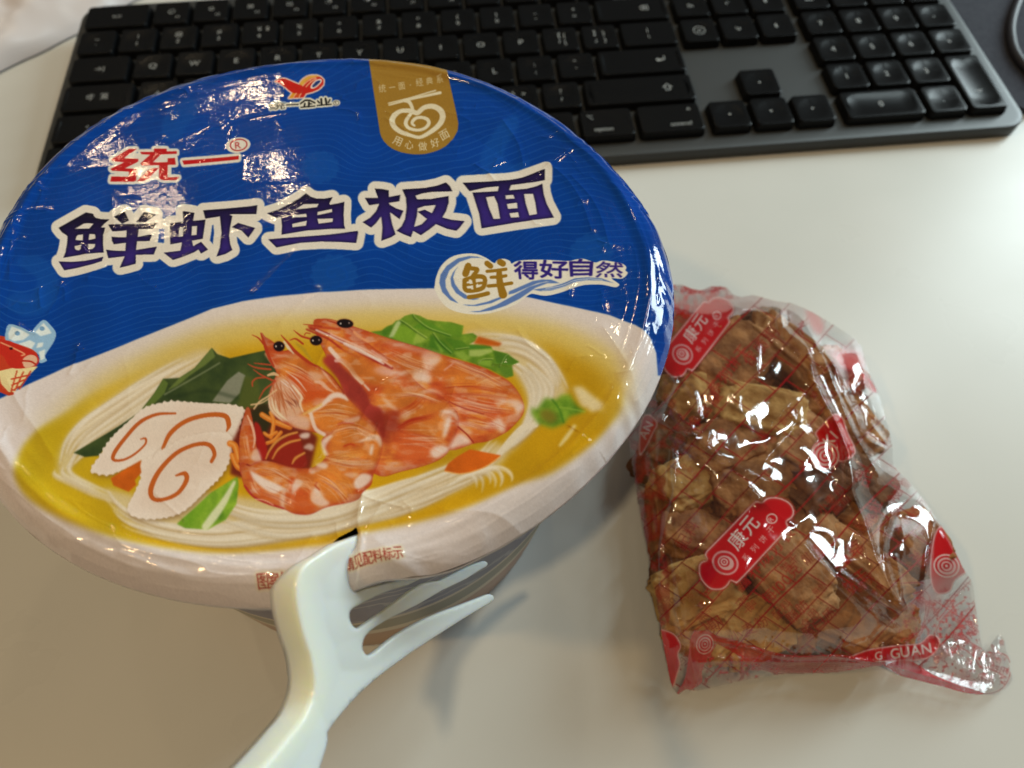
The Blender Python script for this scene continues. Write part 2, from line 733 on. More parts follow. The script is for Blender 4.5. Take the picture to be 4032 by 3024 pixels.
# letter rows
key(0, 2, 1.48, 1, [("→|", 0, 0, 4.2)], 0)
for i, s in enumerate("QWERTYUIOP"):
    key(1.5 + i, 2, 1, 1, s)
key(11.5, 2, 1, 1, two("【 {", "「 ["), 0.4)
key(12.5, 2, 1, 1, two("】 }", "」 ]"), 0.4)
key(13.5, 2, 1.48, 1, two("|", "\\"), 0)
key(0, 3, 1.73, 1, [("中/英", 0, 0, 4.4)], 0)
for i, s in enumerate("ASDFGHJKL"):
    if s in "ASJKL":
        key(1.75 + i, 3, 1, 1, s)
key(10.75, 3, 1, 1, two(":", ";"), 0.4)
key(11.75, 3, 1, 1, two("“", "‘"), 0.4)
key(12.75, 3, 2.22, 1, [("↵", 9, 0, 5.5)], 0)
key(0, 4, 2.22, 1, [("⇧", -4, 0, 5.5)], 0)
key(9.25, 4, 1, 1, two("《 <", ","), 0.4)
key(10.25, 4, 1, 1, two("》 >", "."), 0.4)
key(11.25, 4, 1, 1, two("?", "/"), 0.4)
key(12.25, 4, 2.73, 1, [("⇧", 13, 0, 5.5)], 0)
key(0, 5, 1.23, 1, [("fn", 0, 0, 3.4)], 0)
key(10.68, 5, 1.3, 1, [("⌘", -6, 3.5, 3.2), ("cmd", 5, -4, 3.2)], 0)
key(12.0, 5, 1.33, 1, [("⌥", -7, 3.5, 3.2), ("option", -2, -4, 3.2)], 0)
key(13.35, 5, 1.6, 1, [("^", 9, 4, 4.2), ("control", 4, -4, 3.2)], 0)
# navigation block
for i, s in enumerate(("fn", "↖", "⇞")):
    key(15.05 + i, 1, 1, 1, [(s, 0, 0, 3.8)])
for i, s in enumerate(("⊗", "↘", "⇟")):
    key(15.05 + i, 2, 1, 1, [(s, 0, 0, 4.2)])
for i in range(3):
    key(15.05 + i, 0, 1, 1, [("F%d" % (13 + i), 0, 0, 3.2)], 0.3)
key(16.05, 4, 1, 1, [("▴", 0, 0, 4.2)])
for i, s in enumerate("◂▾▸"):
    key(15.05 + i, 5, 1, 1, [(s, 0, 0, 4.2)])
# number block
NP = 18.22
for i, s in enumerate(("▣", "▢", "◫", "◪")):
    key(NP + i, 0, 1, 1, [(s, 0, 0, 3.2)], 0.3)
for r, row in enumerate(("⌧=/*", "789-", "456+", "123")):
    for i, s in enumerate(row):
        key(NP + i, 1 + r, 1, 1, [(s, 0, 0, 4.4)], 0.75)
key(NP, 5, 1.98, 1, [("0", 0, 0, 4.4)], 0.75)
key(NP + 2, 5, 1, 1, [(".", 0, 0, 4.4)], 0.75)
key(NP + 3, 4, 1, 1.98, [("⌤", 0, -6, 4.0)], 0.85)
# past a hundred keys: the ones lying under the bowl's lid, as one part
bm = bmesh.new()
for u, v, wu in [(1.75 + i, 3, 1) for i in (2, 3, 4, 5)] + [(2.25 + i, 4, 1) for i in range(7)] + [(1.25, 5, 1.0), (2.25, 5, 1.0), (3.25, 5, 1.25), (4.5, 5, 6.15)]:
    n0 = len(bm.verts)
    bm.from_mesh(keycap(wu * PX - 1.3, PY - 1.6, 0.45 if wu == 1 else 0.0))
    bm.verts.ensure_lookup_table()
    bmesh.ops.translate(bm, verts=bm.verts[n0:], vec=((u + wu / 2) * PX * MM, -(v + 0.5) * PY * MM, 0))
o = mesh_bm("covered_keys", bm, m_key, scale=1)
o.parent = kb
o["kind"] = "stuff"

# ------------------------------------------------------------------ printed artwork of the lid
K = Canvas(-240, 226, 1460, 1200, 2.0, (0, 60, 148))
H_, W_ = K.h, K.w
_yy, _xx = np.mgrid[0:H_, 0:W_]
_sx, _sy = _xx * 2.0 - 240, _yy * 2.0 + 226
PAPER = (226, 219, 208)
# fine pale wave lines all over the blue
wob = vnoise(H_, W_, 170, 3, 2) * 190 + vnoise(H_, W_, 60, 5, 2) * 26
ph = (_sy + 0.17 * _sx + 70 * np.sin(_sx / 210.0 + _sy / 330.0) * 0.35 + wob) / 27.0
ln = np.clip(1 - np.abs((ph % 1) - 0.5) * 9, 0, 1) * (0.35 + 0.65 * vnoise(H_, W_, 70, 9, 2))
K.rgb += (np.array((50, 105, 185)) / 255 - K.rgb) * (ln * 0.55)[..., None]
K.rgb *= (0.9 + 0.2 * vnoise(H_, W_, 90, 12, 3))[..., None]
LB = (20, 88, 172)
for cx, cy, r, rot in ((1258, 648, 74, 0.3), (1312, 1068, 92, -0.2), (2330, 985, 84, 0.4)):
    a = np.linspace(0, 2 * math.pi, 90, endpoint=False)
    rr = r * (1 + 0.06 * np.sin(a * 13))
    K.fill(np.stack([cx + rr * np.cos(a), cy + rr * 0.84 * np.sin(a)], 1), LB, 0.42, soft=3)
    t = np.linspace(0.4, 2.6 * math.pi, 40)
    K.line(np.stack([cx + 0.085 * r * t * np.cos(t + rot), cy + 0.072 * r * t * np.sin(t + rot)], 1), 8, (6, 72, 165), 0.7, soft=2, smooth=0)
for p in ("1890,610 1935,525 1985,470 2035,450 2040,500 2000,560 1985,610 2030,640 2090,620 2060,680 1980,705 1910,690",
          "60,1030 140,1000 215,1060 220,1160 165,1230 80,1240 20,1190 60,1150 120,1150 140,1090",
          "640,470 700,400 770,390 770,450 730,490 700,540 640,540"):
    K.fill(pts(p), LB, 0.38, soft=5, smooth=4)

# gold badge
zB = (1440, 240, 400 / 1746)
K.fill(pts("50,-40 900,-40 1390,120 1420,270 1500,620 1560,880 1588,1030 1575,1150 1500,1290 1380,1410 1270,1475 1150,1520 1020,1552 900,1560 800,1558 700,1545 590,1520 480,1478 380,1415 300,1330 255,1250 235,1180 200,950 130,500 70,80", zB), (156, 118, 44))
CRM = (222, 212, 182)
K.line(pts("380,685 800,590 1200,487", zB), (4, 5), CRM)
K.line(pts("392,712 800,615 1280,525", zB), (5, 10.5), CRM)
K.line(pts("660,640 735,660 785,740 795,800 745,890 690,970 685,1045 745,1110 890,1138 1010,1105 1078,1025 1055,955 960,918 870,925 805,975 790,1025 832,1062", zB), (13, 14, 13, 12, 13, 15, 15, 13, 11, 12, 14, 14, 12, 12, 13, 11, 8), CRM)
K.line(pts("840,830 760,805 600,812 490,880 445,980 480,1080 600,1175 780,1235 930,1262 1100,1175 1250,1055 1320,920 1275,810 1150,742 1000,758 890,838 820,835", zB), (16, 16, 17, 20, 22, 20, 17, 13, 13, 17, 20, 23, 22, 19, 17, 18, 16), CRM)
for ch, x, y, s, a in (("统", 228, 520, 135, -8), ("一", 405, 492, 120, -8), ("面", 568, 475, 125, -8), ("·", 765, 450, 125, -8), ("经", 870, 420, 135, -8), ("典", 1045, 396, 125, -8), ("系", 1222, 372, 125, -8)):
    K.paint(K.mask(text_polys(ch, zB[0] + x * zB[2], zB[1] + y * zB[2], s * zB[2], math.radians(a))), CRM, 0.85)
for ch, x, y, s, a in (("用", 440, 1368, 165, 24), ("心", 655, 1448, 160, 14), ("做", 898, 1500, 170, -2), ("好", 1135, 1452, 165, -17), ("面", 1315, 1330, 175, -29)):
    g = text_polys(ch, zB[0] + x * zB[2], zB[1] + y * zB[2], s * zB[2], math.radians(a))
    K.paint(K.mask(g), CRM)

# maker's bird and its small black name
zL = (1030, 270, 330 / 2212)
body = [pts("340,330 440,280 540,262 640,275 720,300 850,350 960,390 1100,425 1200,350 1300,290 1440,225 1560,235 1635,310 1625,400 1560,470 1470,525 1330,580 1160,620 1125,670 1090,715 970,720 860,725 740,738 690,742 760,670 800,600 700,540 560,430 450,355", zL),
        pts("990,385 1040,320 1100,265 1200,215 1330,185 1450,180 1560,215 1640,290 1600,300 1480,240 1300,280 1150,400 1080,430", zL)]
m = K.mask([orient(q) for q in body])
K.paint(K.grow(m, 6), (232, 205, 190))
K.paint(m, (196, 34, 24))
K.fill(pts("990,385 1040,320 1100,265 1200,215 1330,185 1450,180 1540,205 1430,215 1300,250 1180,310 1080,420 1040,415", zL), (222, 170, 70))
K.fill(pts("800,605 890,615 830,690 810,735 690,742 750,680", zL), (218, 150, 40))
K.fill(pts("900,618 1010,620 960,720 840,730 870,670", zL), (205, 80, 34))
for p in ("1075,430 1180,340 1290,275 1430,232", "1165,450 1270,355 1370,295 1450,258", "905,615 850,680 825,735", "1030,620 990,680 975,720"):
    K.line(pts(p, zL), 4.2, (238, 170, 130))
K.fill(ellipse(zL[0] + 1435 * zL[2], zL[1] + 380 * zL[2], 27, 11, -0.62), (235, 215, 205))
K.fill(ellipse(zL[0] + 1440 * zL[2], zL[1] + 378 * zL[2], 20, 6.5, -0.62), (18, 52, 120))
NAME = []
NAME += glyph_quad("统", *pts("190,850 590,835 600,995 190,1035", zL))
NAME += [pts("625,888 960,872 960,900 625,915", zL)]
NAME += stroke(pts("1010,870 1130,785 1260,785 1390,850", zL), 6, 0) + stroke(pts("1235,835 1225,940", zL), 8, 0) + stroke(pts("1125,870 1110,940", zL), 7, 0)
NAME += stroke(pts("1250,875 1310,875", zL), 4, 0) + stroke(pts("1020,958 1390,930", zL), 4.5, 0)
NAME += stroke(pts("1560,750 1570,900", zL), 8, 0) + stroke(pts("1675,740 1700,890", zL), 8, 0) + stroke(pts("1465,800 1510,850", zL), 6, 0) + stroke(pts("1790,765 1750,840", zL), 6, 0) + stroke(pts("1450,915 1825,885", zL), 4.5, 0)
m = K.mask([orient(q) if i > 12 else q for i, q in enumerate(NAME)])
K.paint(K.grow(m, 7.5), (226, 222, 205))
K.paint(K.grow(m, 1.2), (22, 22, 24))
K.fill(ellipse(zL[0] + 1950 * zL[2], zL[1] + 850 * zL[2], 16.5, 11.5, -.1), (226, 222, 205))
K.line(np.vstack([ellipse(zL[0] + 1950 * zL[2], zL[1] + 850 * zL[2], 11, 7.5, -.1)] * 1 + [ellipse(zL[0] + 1950 * zL[2], zL[1] + 850 * zL[2], 11, 7.5, -.1)[:1]]), 2.2, (60, 60, 62), smooth=0)
K.paint(K.mask(text_polys("R", zL[0] + 1925 * zL[2], zL[1] + 878 * zL[2], 11, -0.05)), (40, 40, 42))

# red brand word
zT = (380, 500, 640 / 2212)
RED = (190, 22, 26)
m = K.mask([orient(pts(p, zT)) for p in (
    "430,282 540,275 360,402 555,405 550,440 365,535 532,535 515,690 480,705 165,710 185,645 415,640 425,575 200,572 175,550 365,455 215,448 190,425",
    "765,268 938,262 938,298 1075,295 1075,330 860,340 745,445 945,443 950,390 1050,385 1060,475 600,490 578,462 715,345 598,345 580,315 765,308",
    "690,545 740,525 825,522 690,660 610,695 525,700", "830,480 950,475 945,645 1105,640 1065,680 900,685 850,672 828,645")])
K.paint(K.grow(m, 12), PAPER)
K.fill(pts("300,330 1000,330 1000,680 250,680", zT), PAPER)
K.paint(m, RED)
m = K.mask([orient(pts("1148,420 1922,355 1920,405 1170,475", zT))])
K.paint(K.grow(m, 12), PAPER)
K.paint(m, RED)
cx, cy = zT[0] + 1912 * zT[2], zT[1] + 210 * zT[2]
K.fill(ellipse(cx, cy, 49, 31, -0.12), PAPER)
e = ellipse(cx + 2, cy - 1, 33, 22.5, -0.12)
K.line(np.vstack([e, e[:1]]), 5, (176, 40, 42), smooth=0)
K.paint(K.grow(K.mask(text_polys("R", cx - 11, cy + 14, 34, -0.08, wide=1.15)), 1.4), (176, 40, 42))

# product name: five heavy dark violet characters with one pale outline round them
TITLE = [
    ((180, 780), ["200,487 670,203 795,222 800,255 835,290 930,312 1078,318 985,390 922,458 998,460 970,610 962,740 975,900 850,905 600,935 275,1003 315,900 340,760 350,630 335,610 255,560",
                  "195,1068 400,1068 650,1045 850,1005 965,972 968,985 945,1050 800,1100 500,1175 292,1220",
                  "1155,275 1340,175 1415,335 1295,395", "1680,185 1888,232 1690,375 1540,362",
                  "1052,410 1300,402 1700,390 1920,370 1835,485 1590,487 1130,535",
                  "1378,470 1590,470 1540,860 1540,1098 1400,1135 1255,1168 1345,960 1365,700",
                  "1112,622 1250,632 1560,630 1830,575 1780,700 1555,702 1150,755 1118,690",
                  "1015,848 1150,865 1350,870 1540,855 1908,798 1852,935 1540,942 1055,1000"],
     ["475,492 560,440 630,395 700,385 795,390 720,478", "485,685 500,625 525,597 612,582 608,688", "722,572 810,575 825,590 835,660 708,678",
      "472,795 595,765 575,840 545,865 500,860 475,840", "700,750 828,748 815,800 780,835 710,845"]),
    ((600, 760), ["498,258 706,292 680,440 660,775 480,810 510,470", "272,470 900,412 852,748 282,845",
                  "490,790 660,770 685,880 725,850 822,800 945,938 820,1010 778,935 700,985 500,1065 330,1120 165,990 460,955",
                  "858,250 1250,220 1680,180 1810,160 1790,318 1350,320 1060,370 895,395",
                  "1150,355 1300,320 1370,350 1330,550 1318,700 1335,850 1372,945 1250,1015 1090,1062 1150,900 1180,650",
                  "1360,545 1470,470 1775,570 1650,732 1540,620"],
     ["440,552 510,542 502,708 425,715", "662,528 750,522 742,680 655,690"]),
    ((1000, 700), ["205,570 400,510 600,410 780,310 893,228 980,290 1080,320 1220,318 1360,292 1300,400 1310,425 1450,400 1562,372 1550,600 1558,780 1578,842 1300,845 900,870 458,945 472,790 455,630 380,652 280,610",
                   "228,1025 700,985 1300,940 1795,880 1805,910 1770,1090 1500,1070 1150,1062 800,1085 370,1165"],
     ["705,505 850,415 1112,408 1085,465 880,490", "648,655 660,612 895,580 905,635", "655,815 648,760 905,700 890,785", "1088,605 1095,548 1345,498 1350,550", "1090,668 1362,662 1355,722 1112,752"]),
    ((1380, 660), ["410,315 540,325 658,350 660,600 690,800 720,950 778,1115 700,1165 525,1230 545,1000 525,820 470,480",
                   "240,482 480,482 665,465 862,428 845,540 660,570 490,585 315,612",
                   "490,590 560,600 600,700 440,920 348,1002 198,908 330,830 430,720", "640,540 680,605 790,665 915,705 848,852 690,740 600,680",
                   "893,335 1120,430 1160,520 1165,650 1150,800 1080,1070 1045,1165 930,1120 790,1052 880,975 940,850 968,650 955,480",
                   "893,335 1300,310 1500,270 1660,212 1730,280 1772,365 1400,380 1240,405 1130,440 1000,450",
                   "1150,505 1400,500 1705,445 1708,560 1660,710 1600,810 1480,940 1380,1020 1220,1130 1085,1055 1060,1000 1230,940 1320,850 1420,730 1480,605 1290,620 1150,665",
                   "1160,720 1285,685 1410,745 1600,820 1750,860 1985,885 1900,1000 1840,1055 1680,1020 1490,940 1330,850"], []),
    ((1780, 620), ["178,395 700,370 1000,345 1200,310 1420,245 1620,185 1618,360 1400,395 1030,435 990,525 795,540 820,455 600,475 300,540",
                   "350,565 800,540 1000,525 1300,500 1480,455 1575,415 1600,600 1650,760 1778,1000 1100,1090 510,1188 470,940",
                   "820,430 1030,430 985,545 790,555"],
     ["590,645 730,628 790,760 835,1020 722,1025 640,830", "930,615 1065,605 1090,670 938,680", "955,768 1130,745 1140,840 975,852", "1000,930 1150,910 1168,995 1025,1005", "1255,592 1410,588 1450,740 1480,940 1350,965 1285,760"]),
]
M = np.zeros((H_, W_))
for o, ps, hs in TITLE:
    z = (*o, 500 / 2212)
    k = K.mask([orient(pts(p, z)) for p in ps])
    if hs:
        k = k * (1 - K.mask([orient(pts(p, z)) for p in hs]))
    M = np.maximum(M, k)
K.paint(K.grow(M, 30), PAPER)
K.fill(pts("620,890 640,890 640,945 615,945", (0, 0, 1)), (8, 62, 150), 0.8)
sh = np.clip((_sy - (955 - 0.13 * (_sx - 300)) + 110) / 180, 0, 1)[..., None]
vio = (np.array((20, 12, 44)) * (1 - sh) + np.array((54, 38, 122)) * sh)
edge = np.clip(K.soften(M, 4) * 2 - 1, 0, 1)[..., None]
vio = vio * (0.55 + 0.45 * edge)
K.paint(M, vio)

# ------------------------------------------------------------------ the bowl of noodles printed on the lower half
bowl = pts("-240,1720 -60,1600 30,1556 130,1500 250,1440 450,1362 600,1300 730,1248 830,1206 950,1176 1100,1154 1250,1142 1450,1130 1700,1126 1900,1136 2080,1160 2240,1196 2400,1238 2500,1282 2560,1330 2584,1390 2590,1480 2640,1480 2640,2700 -240,2700")
K.fill(bowl, (224, 212, 210), soft=2)
shade = vnoise(H_, W_, 200, 21, 2)
K.paint(K.mask([orient(bowl)]), (205, 196, 192), alpha=0.5 * shade)
soup = pts("66,1850 90,1760 158,1683 258,1613 344,1545 480,1476 653,1394 760,1350 900,1308 1080,1284 1300,1262 1500,1250 1700,1252 1900,1263 2140,1298 2278,1349 2381,1408 2432,1476 2450,1545 2443,1614 2408,1665 2364,1717 2312,1765 2168,1866 2023,1917 1878,1982 1734,2033 1423,2105 1316,2139 1076,2168 854,2178 633,2156 443,2118 272,2055 127,1973 70,1900")
ms = K.mask([orient(catmull(soup, 4, True))])
top = np.clip((1700 - _sy) / 300, 0, 1) * np.clip((_sx - 0) / 100, 0, 1)
soft1, soft2 = K.soften(ms, 22), K.soften(ms, 5)
mm = soft2 * (1 - top) + soft1 * top
lt = np.clip((900 - _sx) / 900, 0, 1)[..., None]
cs = np.array((202, 154, 18)) * (1 - lt) + np.array((202, 174, 30)) * lt
cs = cs * (0.86 + 0.26 * vnoise(H_, W_, 110, 31, 3))[..., None]
K.paint(mm, cs)
K.paint(np.clip(soft1 * (1 - soft1) * 3.2, 0, 1) * top, (214, 188, 96), 0.75)

NOO, NSH = (226, 212, 188), (160, 122, 62)


def bundle(A, B, n, w, seed, sh=0.5, col=NOO, al=0.9):
    n, w = int(n * 1.5), w * 0.82
    r = np.random.default_rng(seed)
    A, B = catmull(pts(A), 6), catmull(pts(B), 6)
    m_ = max(len(A), len(B))
    f = lambda P: np.stack([np.interp(np.linspace(0, 1, m_), np.linspace(0, 1, len(P)), P[:, k]) for k in (0, 1)], 1)
    A, B = f(A), f(B)
    ts = np.linspace(0, 1, n)
    r.shuffle(ts)
    for q, t in enumerate(ts):
        wv = 0.07 * np.sin(np.linspace(0, 6, m_) + r.random() * 6)[:, None]
        P = A * (1 - t - wv) + B * (t + wv)
        j0, j1 = int(r.integers(0, max(1, m_ // 4))), m_ - int(r.integers(0, max(1, m_ // 4)))
        P = P[j0:j1]
        if len(P) < 4:
            continue
        K.line(P + np.array([2, w * 0.42]), (2, w * 0.5, w * 0.6, w * 0.5, 2), NSH, sh * (0.5 + 0.6 * r.random()), soft=w * 0.22, smooth=0)
        c = np.array(col) * (0.93 + 0.1 * r.random())
        K.line(P, (3, w * 0.9, w, w * 0.9, 3), c, al * (0.55 + 0.4 * r.random()), soft=w * 0.16, smooth=0)
        K.line(P - np.array([0, w * 0.16]), (1, w * 0.34, w * 0.34, 1), (242, 234, 220), 0.5, soft=w * 0.14, smooth=0)


for p in ("800,1365 640,1430 470,1530 330,1630 250,1740 225,1850 250,1875 300,1800 420,1700 600,1570 760,1470 880,1420",
          "400,1920 470,2010 560,2070 680,2118 830,2146 1000,2152 1250,2112 1420,2075 1600,2020 1760,1950 1900,1880 1990,1800 1960,1740 1850,1790 1700,1850 1500,1930 1250,1980 1000,1960 800,1930 600,1960",
          "1830,1300 1980,1300 2100,1340 2190,1430 2235,1540 2180,1600 2100,1680 2020,1770 1950,1800 2030,1700 2080,1600 2050,1500 1980,1420 1860,1370"):
    K.fill(pts(p), (216, 198, 162), 0.85, soft=12, smooth=4)
bundle("790,1372 640,1440 470,1540 330,1640 262,1730 236,1830", "880,1420 740,1490 610,1580 470,1680 350,1770 270,1850", 9, 26, 1)
bundle("236,1790 214,1850 220,1872 290,1905 370,1945 470,1985", "300,1780 270,1840 285,1868 330,1895 420,1935 500,1975", 2, 30, 2, 0.35)
bundle("410,1910 480,1990 600,2050 800,2075 1000,2050 1250,1990 1500,1930 1700,1860 1850,1790 1940,1700", "420,2010 520,2090 720,2138 930,2150 1180,2110 1420,2060 1600,2010 1750,1950 1900,1880 1990,1800", 17, 25, 3)
bundle("800,1930 1000,2000 1250,2010 1420,1960 1560,1900 1700,1850", "820,2040 1060,2110 1250,2100 1430,2050 1580,1990 1720,1930", 9, 26, 4, 0.4)
bundle("1700,1960 1780,1900 1850,1870 1885,1900 1870,1970", "1800,1880 1930,1840 1985,1850 2010,1890 1985,1935", 4, 24, 5, 0.3, NOO, 0.7)
bundle("1830,1312 1960,1310 2060,1330 2150,1390 2205,1470 2235,1545", "1860,1370 1990,1370 2080,1400 2150,1470 2170,1540 2130,1610", 6, 24, 6)
bundle("2000,1420 2060,1470 2090,1540 2080,1620 2040,1720 1960,1800", "2020,1370 2110,1440 2170,1520 2150,1600 2090,1690 2010,1770", 8, 30, 7)
K.line(pts("2110,1668 2060,1680 2010,1730 1960,1790"), (22, 26, 26, 20), NOO, 0.95, soft=2)
K.line(pts("2262,1678 2232,1720 2205,1755"), (14, 18, 12), (226, 208, 150), 0.85, soft=4)
K.fill(pts("2255,1520 2290,1518 2340,1560 2376,1590 2370,1620 2330,1625 2310,1606 2290,1600 2270,1560"), (228, 212, 176), 0.85, soft=8)

# little fish and creel printed at the left
zFi = (0, 1050, 760 / 2212)
K.fill(pts("-700,900 -200,760 60,800 380,900 440,1060 400,1130 200,1200 160,1470 100,1480 -100,1400 -700,1500", zFi), (196, 62, 34), 1)
K.fill(pts("-20,1200 130,1160 420,1130 300,1260 170,1440 90,1440 30,1390", zFi), (232, 214, 158))
for p in ("130,1290 330,1230", "140,1360 270,1290", "150,1420 220,1370", "190,1190 130,1440", "260,1200 170,1420", "340,1190 220,1400", "-10,1330 100,1450"):
    K.line(pts(p, zFi), 6, (196, 66, 34), 1, smooth=0)
K.fill(pts("70,850 60,760 100,655 240,690 350,740 380,690 480,590 560,650 620,740 590,850 500,1000 520,1060 440,1090 430,1000 330,920 200,880", zFi), (148, 186, 218), smooth=3)
for p in ("100,830 90,760 130,680 240,720 330,770 260,830 160,850", "390,740 480,625 540,690 570,740 450,780", "200,880 330,830 390,860 350,930", "420,860 480,850 470,900 400,920", "430,960 500,930 490,1040 450,1060"):
    K.fill(pts(p, zFi), (222, 232, 232), 1, soft=1.5)
for x, y in ((195, 760), (465, 692)):
    K.fill(ellipse(x * zFi[2], 1050 + y * zFi[2], 10, 9), (120, 160, 196))
K.fill(pts("-300,860 0,830 240,900 390,980 435,1060 380,1130 180,1165 90,1120 0,1000 -300,1000", zFi), (196, 44, 30), smooth=3)
K.fill(pts("250,1060 320,1000 390,1010 415,1060 380,1120 280,1150", zFi), (226, 180, 150), smooth=3)
K.line(pts("240,1070 340,1075 400,1110", zFi), 7, (186, 50, 30))
K.line(pts("10,870 150,930 270,990 240,1010", zFi), 6, (232, 150, 110))
K.fill(ellipse(125 * zFi[2], 1050 + 935 * zFi[2], 7, 5), (60, 16, 16))

# dark seaweed behind the shrimp
LEAF = vnoise(H_, W_, 26, 41, 4)[..., None]
seaw = (np.array((40, 56, 30)) * (1 - LEAF) + np.array((78, 92, 44)) * LEAF)
m = K.mask([orient(pts("829,1361 850,1385 900,1402 1000,1380 1085,1362 1090,1600 1030,1830 960,1850 900,1700 560,1640 420,1740 385,1790 330,1796 285,1780 420,1695 540,1615 600,1540 636,1482 700,1478 760,1440"))])
K.paint(K.soften(m, 0.8), seaw)
K.fill(pts("829,1361 842,1395 800,1430 740,1470 690,1510 650,1530 700,1478 760,1440"), (112, 128, 62), 0.8, soft=2)
K.fill(pts("636,1482 655,1500 640,1540 600,1580 540,1620 600,1540"), (96, 116, 50), 0.9, soft=2)
K.line(pts("640,1545 720,1500 800,1455 860,1420"), 5, (150, 156, 120), 0.7, soft=2)
K.fill(pts("830,1572 890,1490 935,1455 962,1470 940,1540 900,1580"), (140, 140, 122), 0.9, soft=2)
K.fill(pts("960,1475 1010,1480 1020,1570 985,1640 930,1600 945,1530"), (84, 92, 38), 0.8, soft=5)
K.line(pts("660,1560 800,1530 930,1560"), 10, (32, 46, 26), 0.6, soft=6)

# pressed fish-cake slices with orange swirls
zN = (0, 1500, 1400 / 2212)


def scallop(p, amp, per):
    q = catmull(p, 10, True)
    d = np.cumsum(np.hypot(*(q - np.roll(q, 1, 0)).T))
    t = np.roll(q, -1, 0) - np.roll(q, 1, 0)
    n = np.stack([-t[:, 1], t[:, 0]], 1) / (np.hypot(*t.T)[:, None] + 1e-9)
    wv = 0.5 * np.sin(d / per * 0.31) + 0.35 * np.sin(d / per * 0.83 + 1)
    return q + n * (amp * (0.65 + 0.35 * np.sin(d / per * 0.47)) * (np.abs(np.sin((d / per + 0.35 * wv) * math.pi)) - 0.5) + 5 * wv)[:, None]


CAKE = (230, 214, 200)
c1 = scallop(pts("555,545 610,450 650,380 720,290 820,210 900,150 1040,112 1180,120 1340,122 1450,135 1520,165 1505,220 1470,320 1440,360 1200,430 960,460 880,490 800,520 700,570 640,580", zN), 9, 26)
c2 = scallop(pts("985,418 1060,370 1150,330 1300,300 1420,325 1432,400 1425,470 1380,560 1300,650 1240,720 1180,780 1100,830 960,862 840,842 795,790 830,690 865,590 855,540 870,480", zN), 9, 26)
for c, sd in ((c1, 51), (c2, 52)):
    K.fill(c + np.array([6, 10]), (120, 84, 44), 0.6, soft=9)
    m = K.fill(c, CAKE, soft=0.8)
    K.paint(m, (214, 186, 168), alpha=0.55 * vnoise(H_, W_, 60, sd, 2))
    K.paint(np.clip(m - K.soften(m, 16), 0, 1), (244, 234, 224), 0.6)
    if sd == 51:
        K.line(pts("1080,188 960,195 850,250 760,350 700,440 698,482 760,480 830,440 890,380 892,345 862,348", zN), (8, 13, 15, 15, 16, 13, 10, 9, 8, 9, 5), (190, 94, 38))
        K.line(pts("1000,405 1050,310 1150,235 1280,200 1390,205 1415,260 1402,300", zN), (13, 18, 18, 19, 20, 20, 6), (194, 98, 36))
K.line(pts("1305,490 1325,440 1290,385 1200,385 1080,440 980,550 932,660 945,725 1010,733 1100,690 1150,610 1140,565 1085,578", zN), (14, 16, 18, 16, 17, 19, 21, 18, 16, 17, 19, 19, 8), (192, 96, 36))
K.line(pts("935,470 965,420 1010,395", zN), 3, (176, 150, 130), 0.5, soft=2)
carrot = np.array((196, 92, 22)) * (0.85 + 0.3 * vnoise(H_, W_, 30, 61, 3))[..., None]
K.paint(K.soften(K.mask([orient(pts("680,600 760,545 868,480 862,520 870,560 830,610 840,640 795,685 700,645", zN))]), 1), carrot)

# cabbage pieces
zC = (1340, 1200, 800 / 2212)
G = vnoise(H_, W_, 22, 71, 4)[..., None]
green = np.array((62, 104, 24)) * (1 - G) + np.array((142, 172, 52)) * G
m = K.mask([orient(pts("320,270 440,258 500,210 560,190 600,150 640,140 700,95 780,75 860,95 940,135 1020,150 1200,165 1340,205 1320,300 1440,285 1490,320 1470,370 1400,410 1560,405 1640,430 1660,470 1820,510 1880,560 1950,600 1870,640 1885,750 1800,775 1640,690 1480,630 1260,560 900,470 600,370 420,310", zC))])
K.paint(K.soften(m, 1), green)
for p, c, a in (("520,330 600,170 640,140 655,170 580,330", (212, 220, 170), 0.85), ("560,340 650,200 760,240 840,330 780,410", (128, 168, 44), 0.8), ("830,270 940,340 900,380 780,415 800,340", (176, 196, 88), 0.7),
                ("770,230 900,150 1000,180 1230,330 1180,330 980,250", (84, 136, 34), 0.8), ("980,300 1120,380 1240,490 1200,520 1080,480 960,430", (58, 112, 28), 0.8), ("1010,350 1130,480 1090,500", (150, 184, 70), 0.7),
                ("1060,170 1330,210 1320,330 1210,320", (98, 142, 36), 0.8), ("1130,340 1330,370 1400,440 1240,470", (70, 120, 30), 0.8), ("1390,420 1620,420 1650,450 1400,460", (62, 122, 36), 0.9),
                ("1400,470 1650,460 1660,490 1520,540 1400,540", (190, 204, 120), 0.85), ("1230,500 1330,480 1420,560 1350,590", (150, 180, 70), 0.8), ("1500,570 1650,580 1640,660 1490,620", (138, 176, 60), 0.85),
                ("1660,480 1830,520 1940,600 1860,640 1700,620", (60, 104, 28), 0.85), ("1700,640 1860,650 1880,750 1800,770", (92, 132, 44), 0.7), ("440,270 560,200 540,260 470,320", (70, 116, 30), 0.9)):
    K.fill(pts(p, zC), c, a * 0.8, soft=3)
for p in ("640,150 720,200 800,260 930,345", "780,90 820,140 960,240 1190,320", "1000,290 1080,400 1200,510", "1240,470 1390,450", "1490,630 1540,580 1650,575", "1830,520 1780,560 1730,660"):
    K.line(pts(p, zC), 4, (36, 70, 18), 0.55, soft=2)
    K.line(pts(p, zC) + np.array([4, -4]), 3.4, (200, 214, 130), 0.5, soft=1.5)
K.paint(K.soften(K.mask([orient(pts("1500,320 1760,395 1730,430 1620,425 1450,400", zC))]), 2), carrot)
zR = (1900, 1150, 760 / 2212)
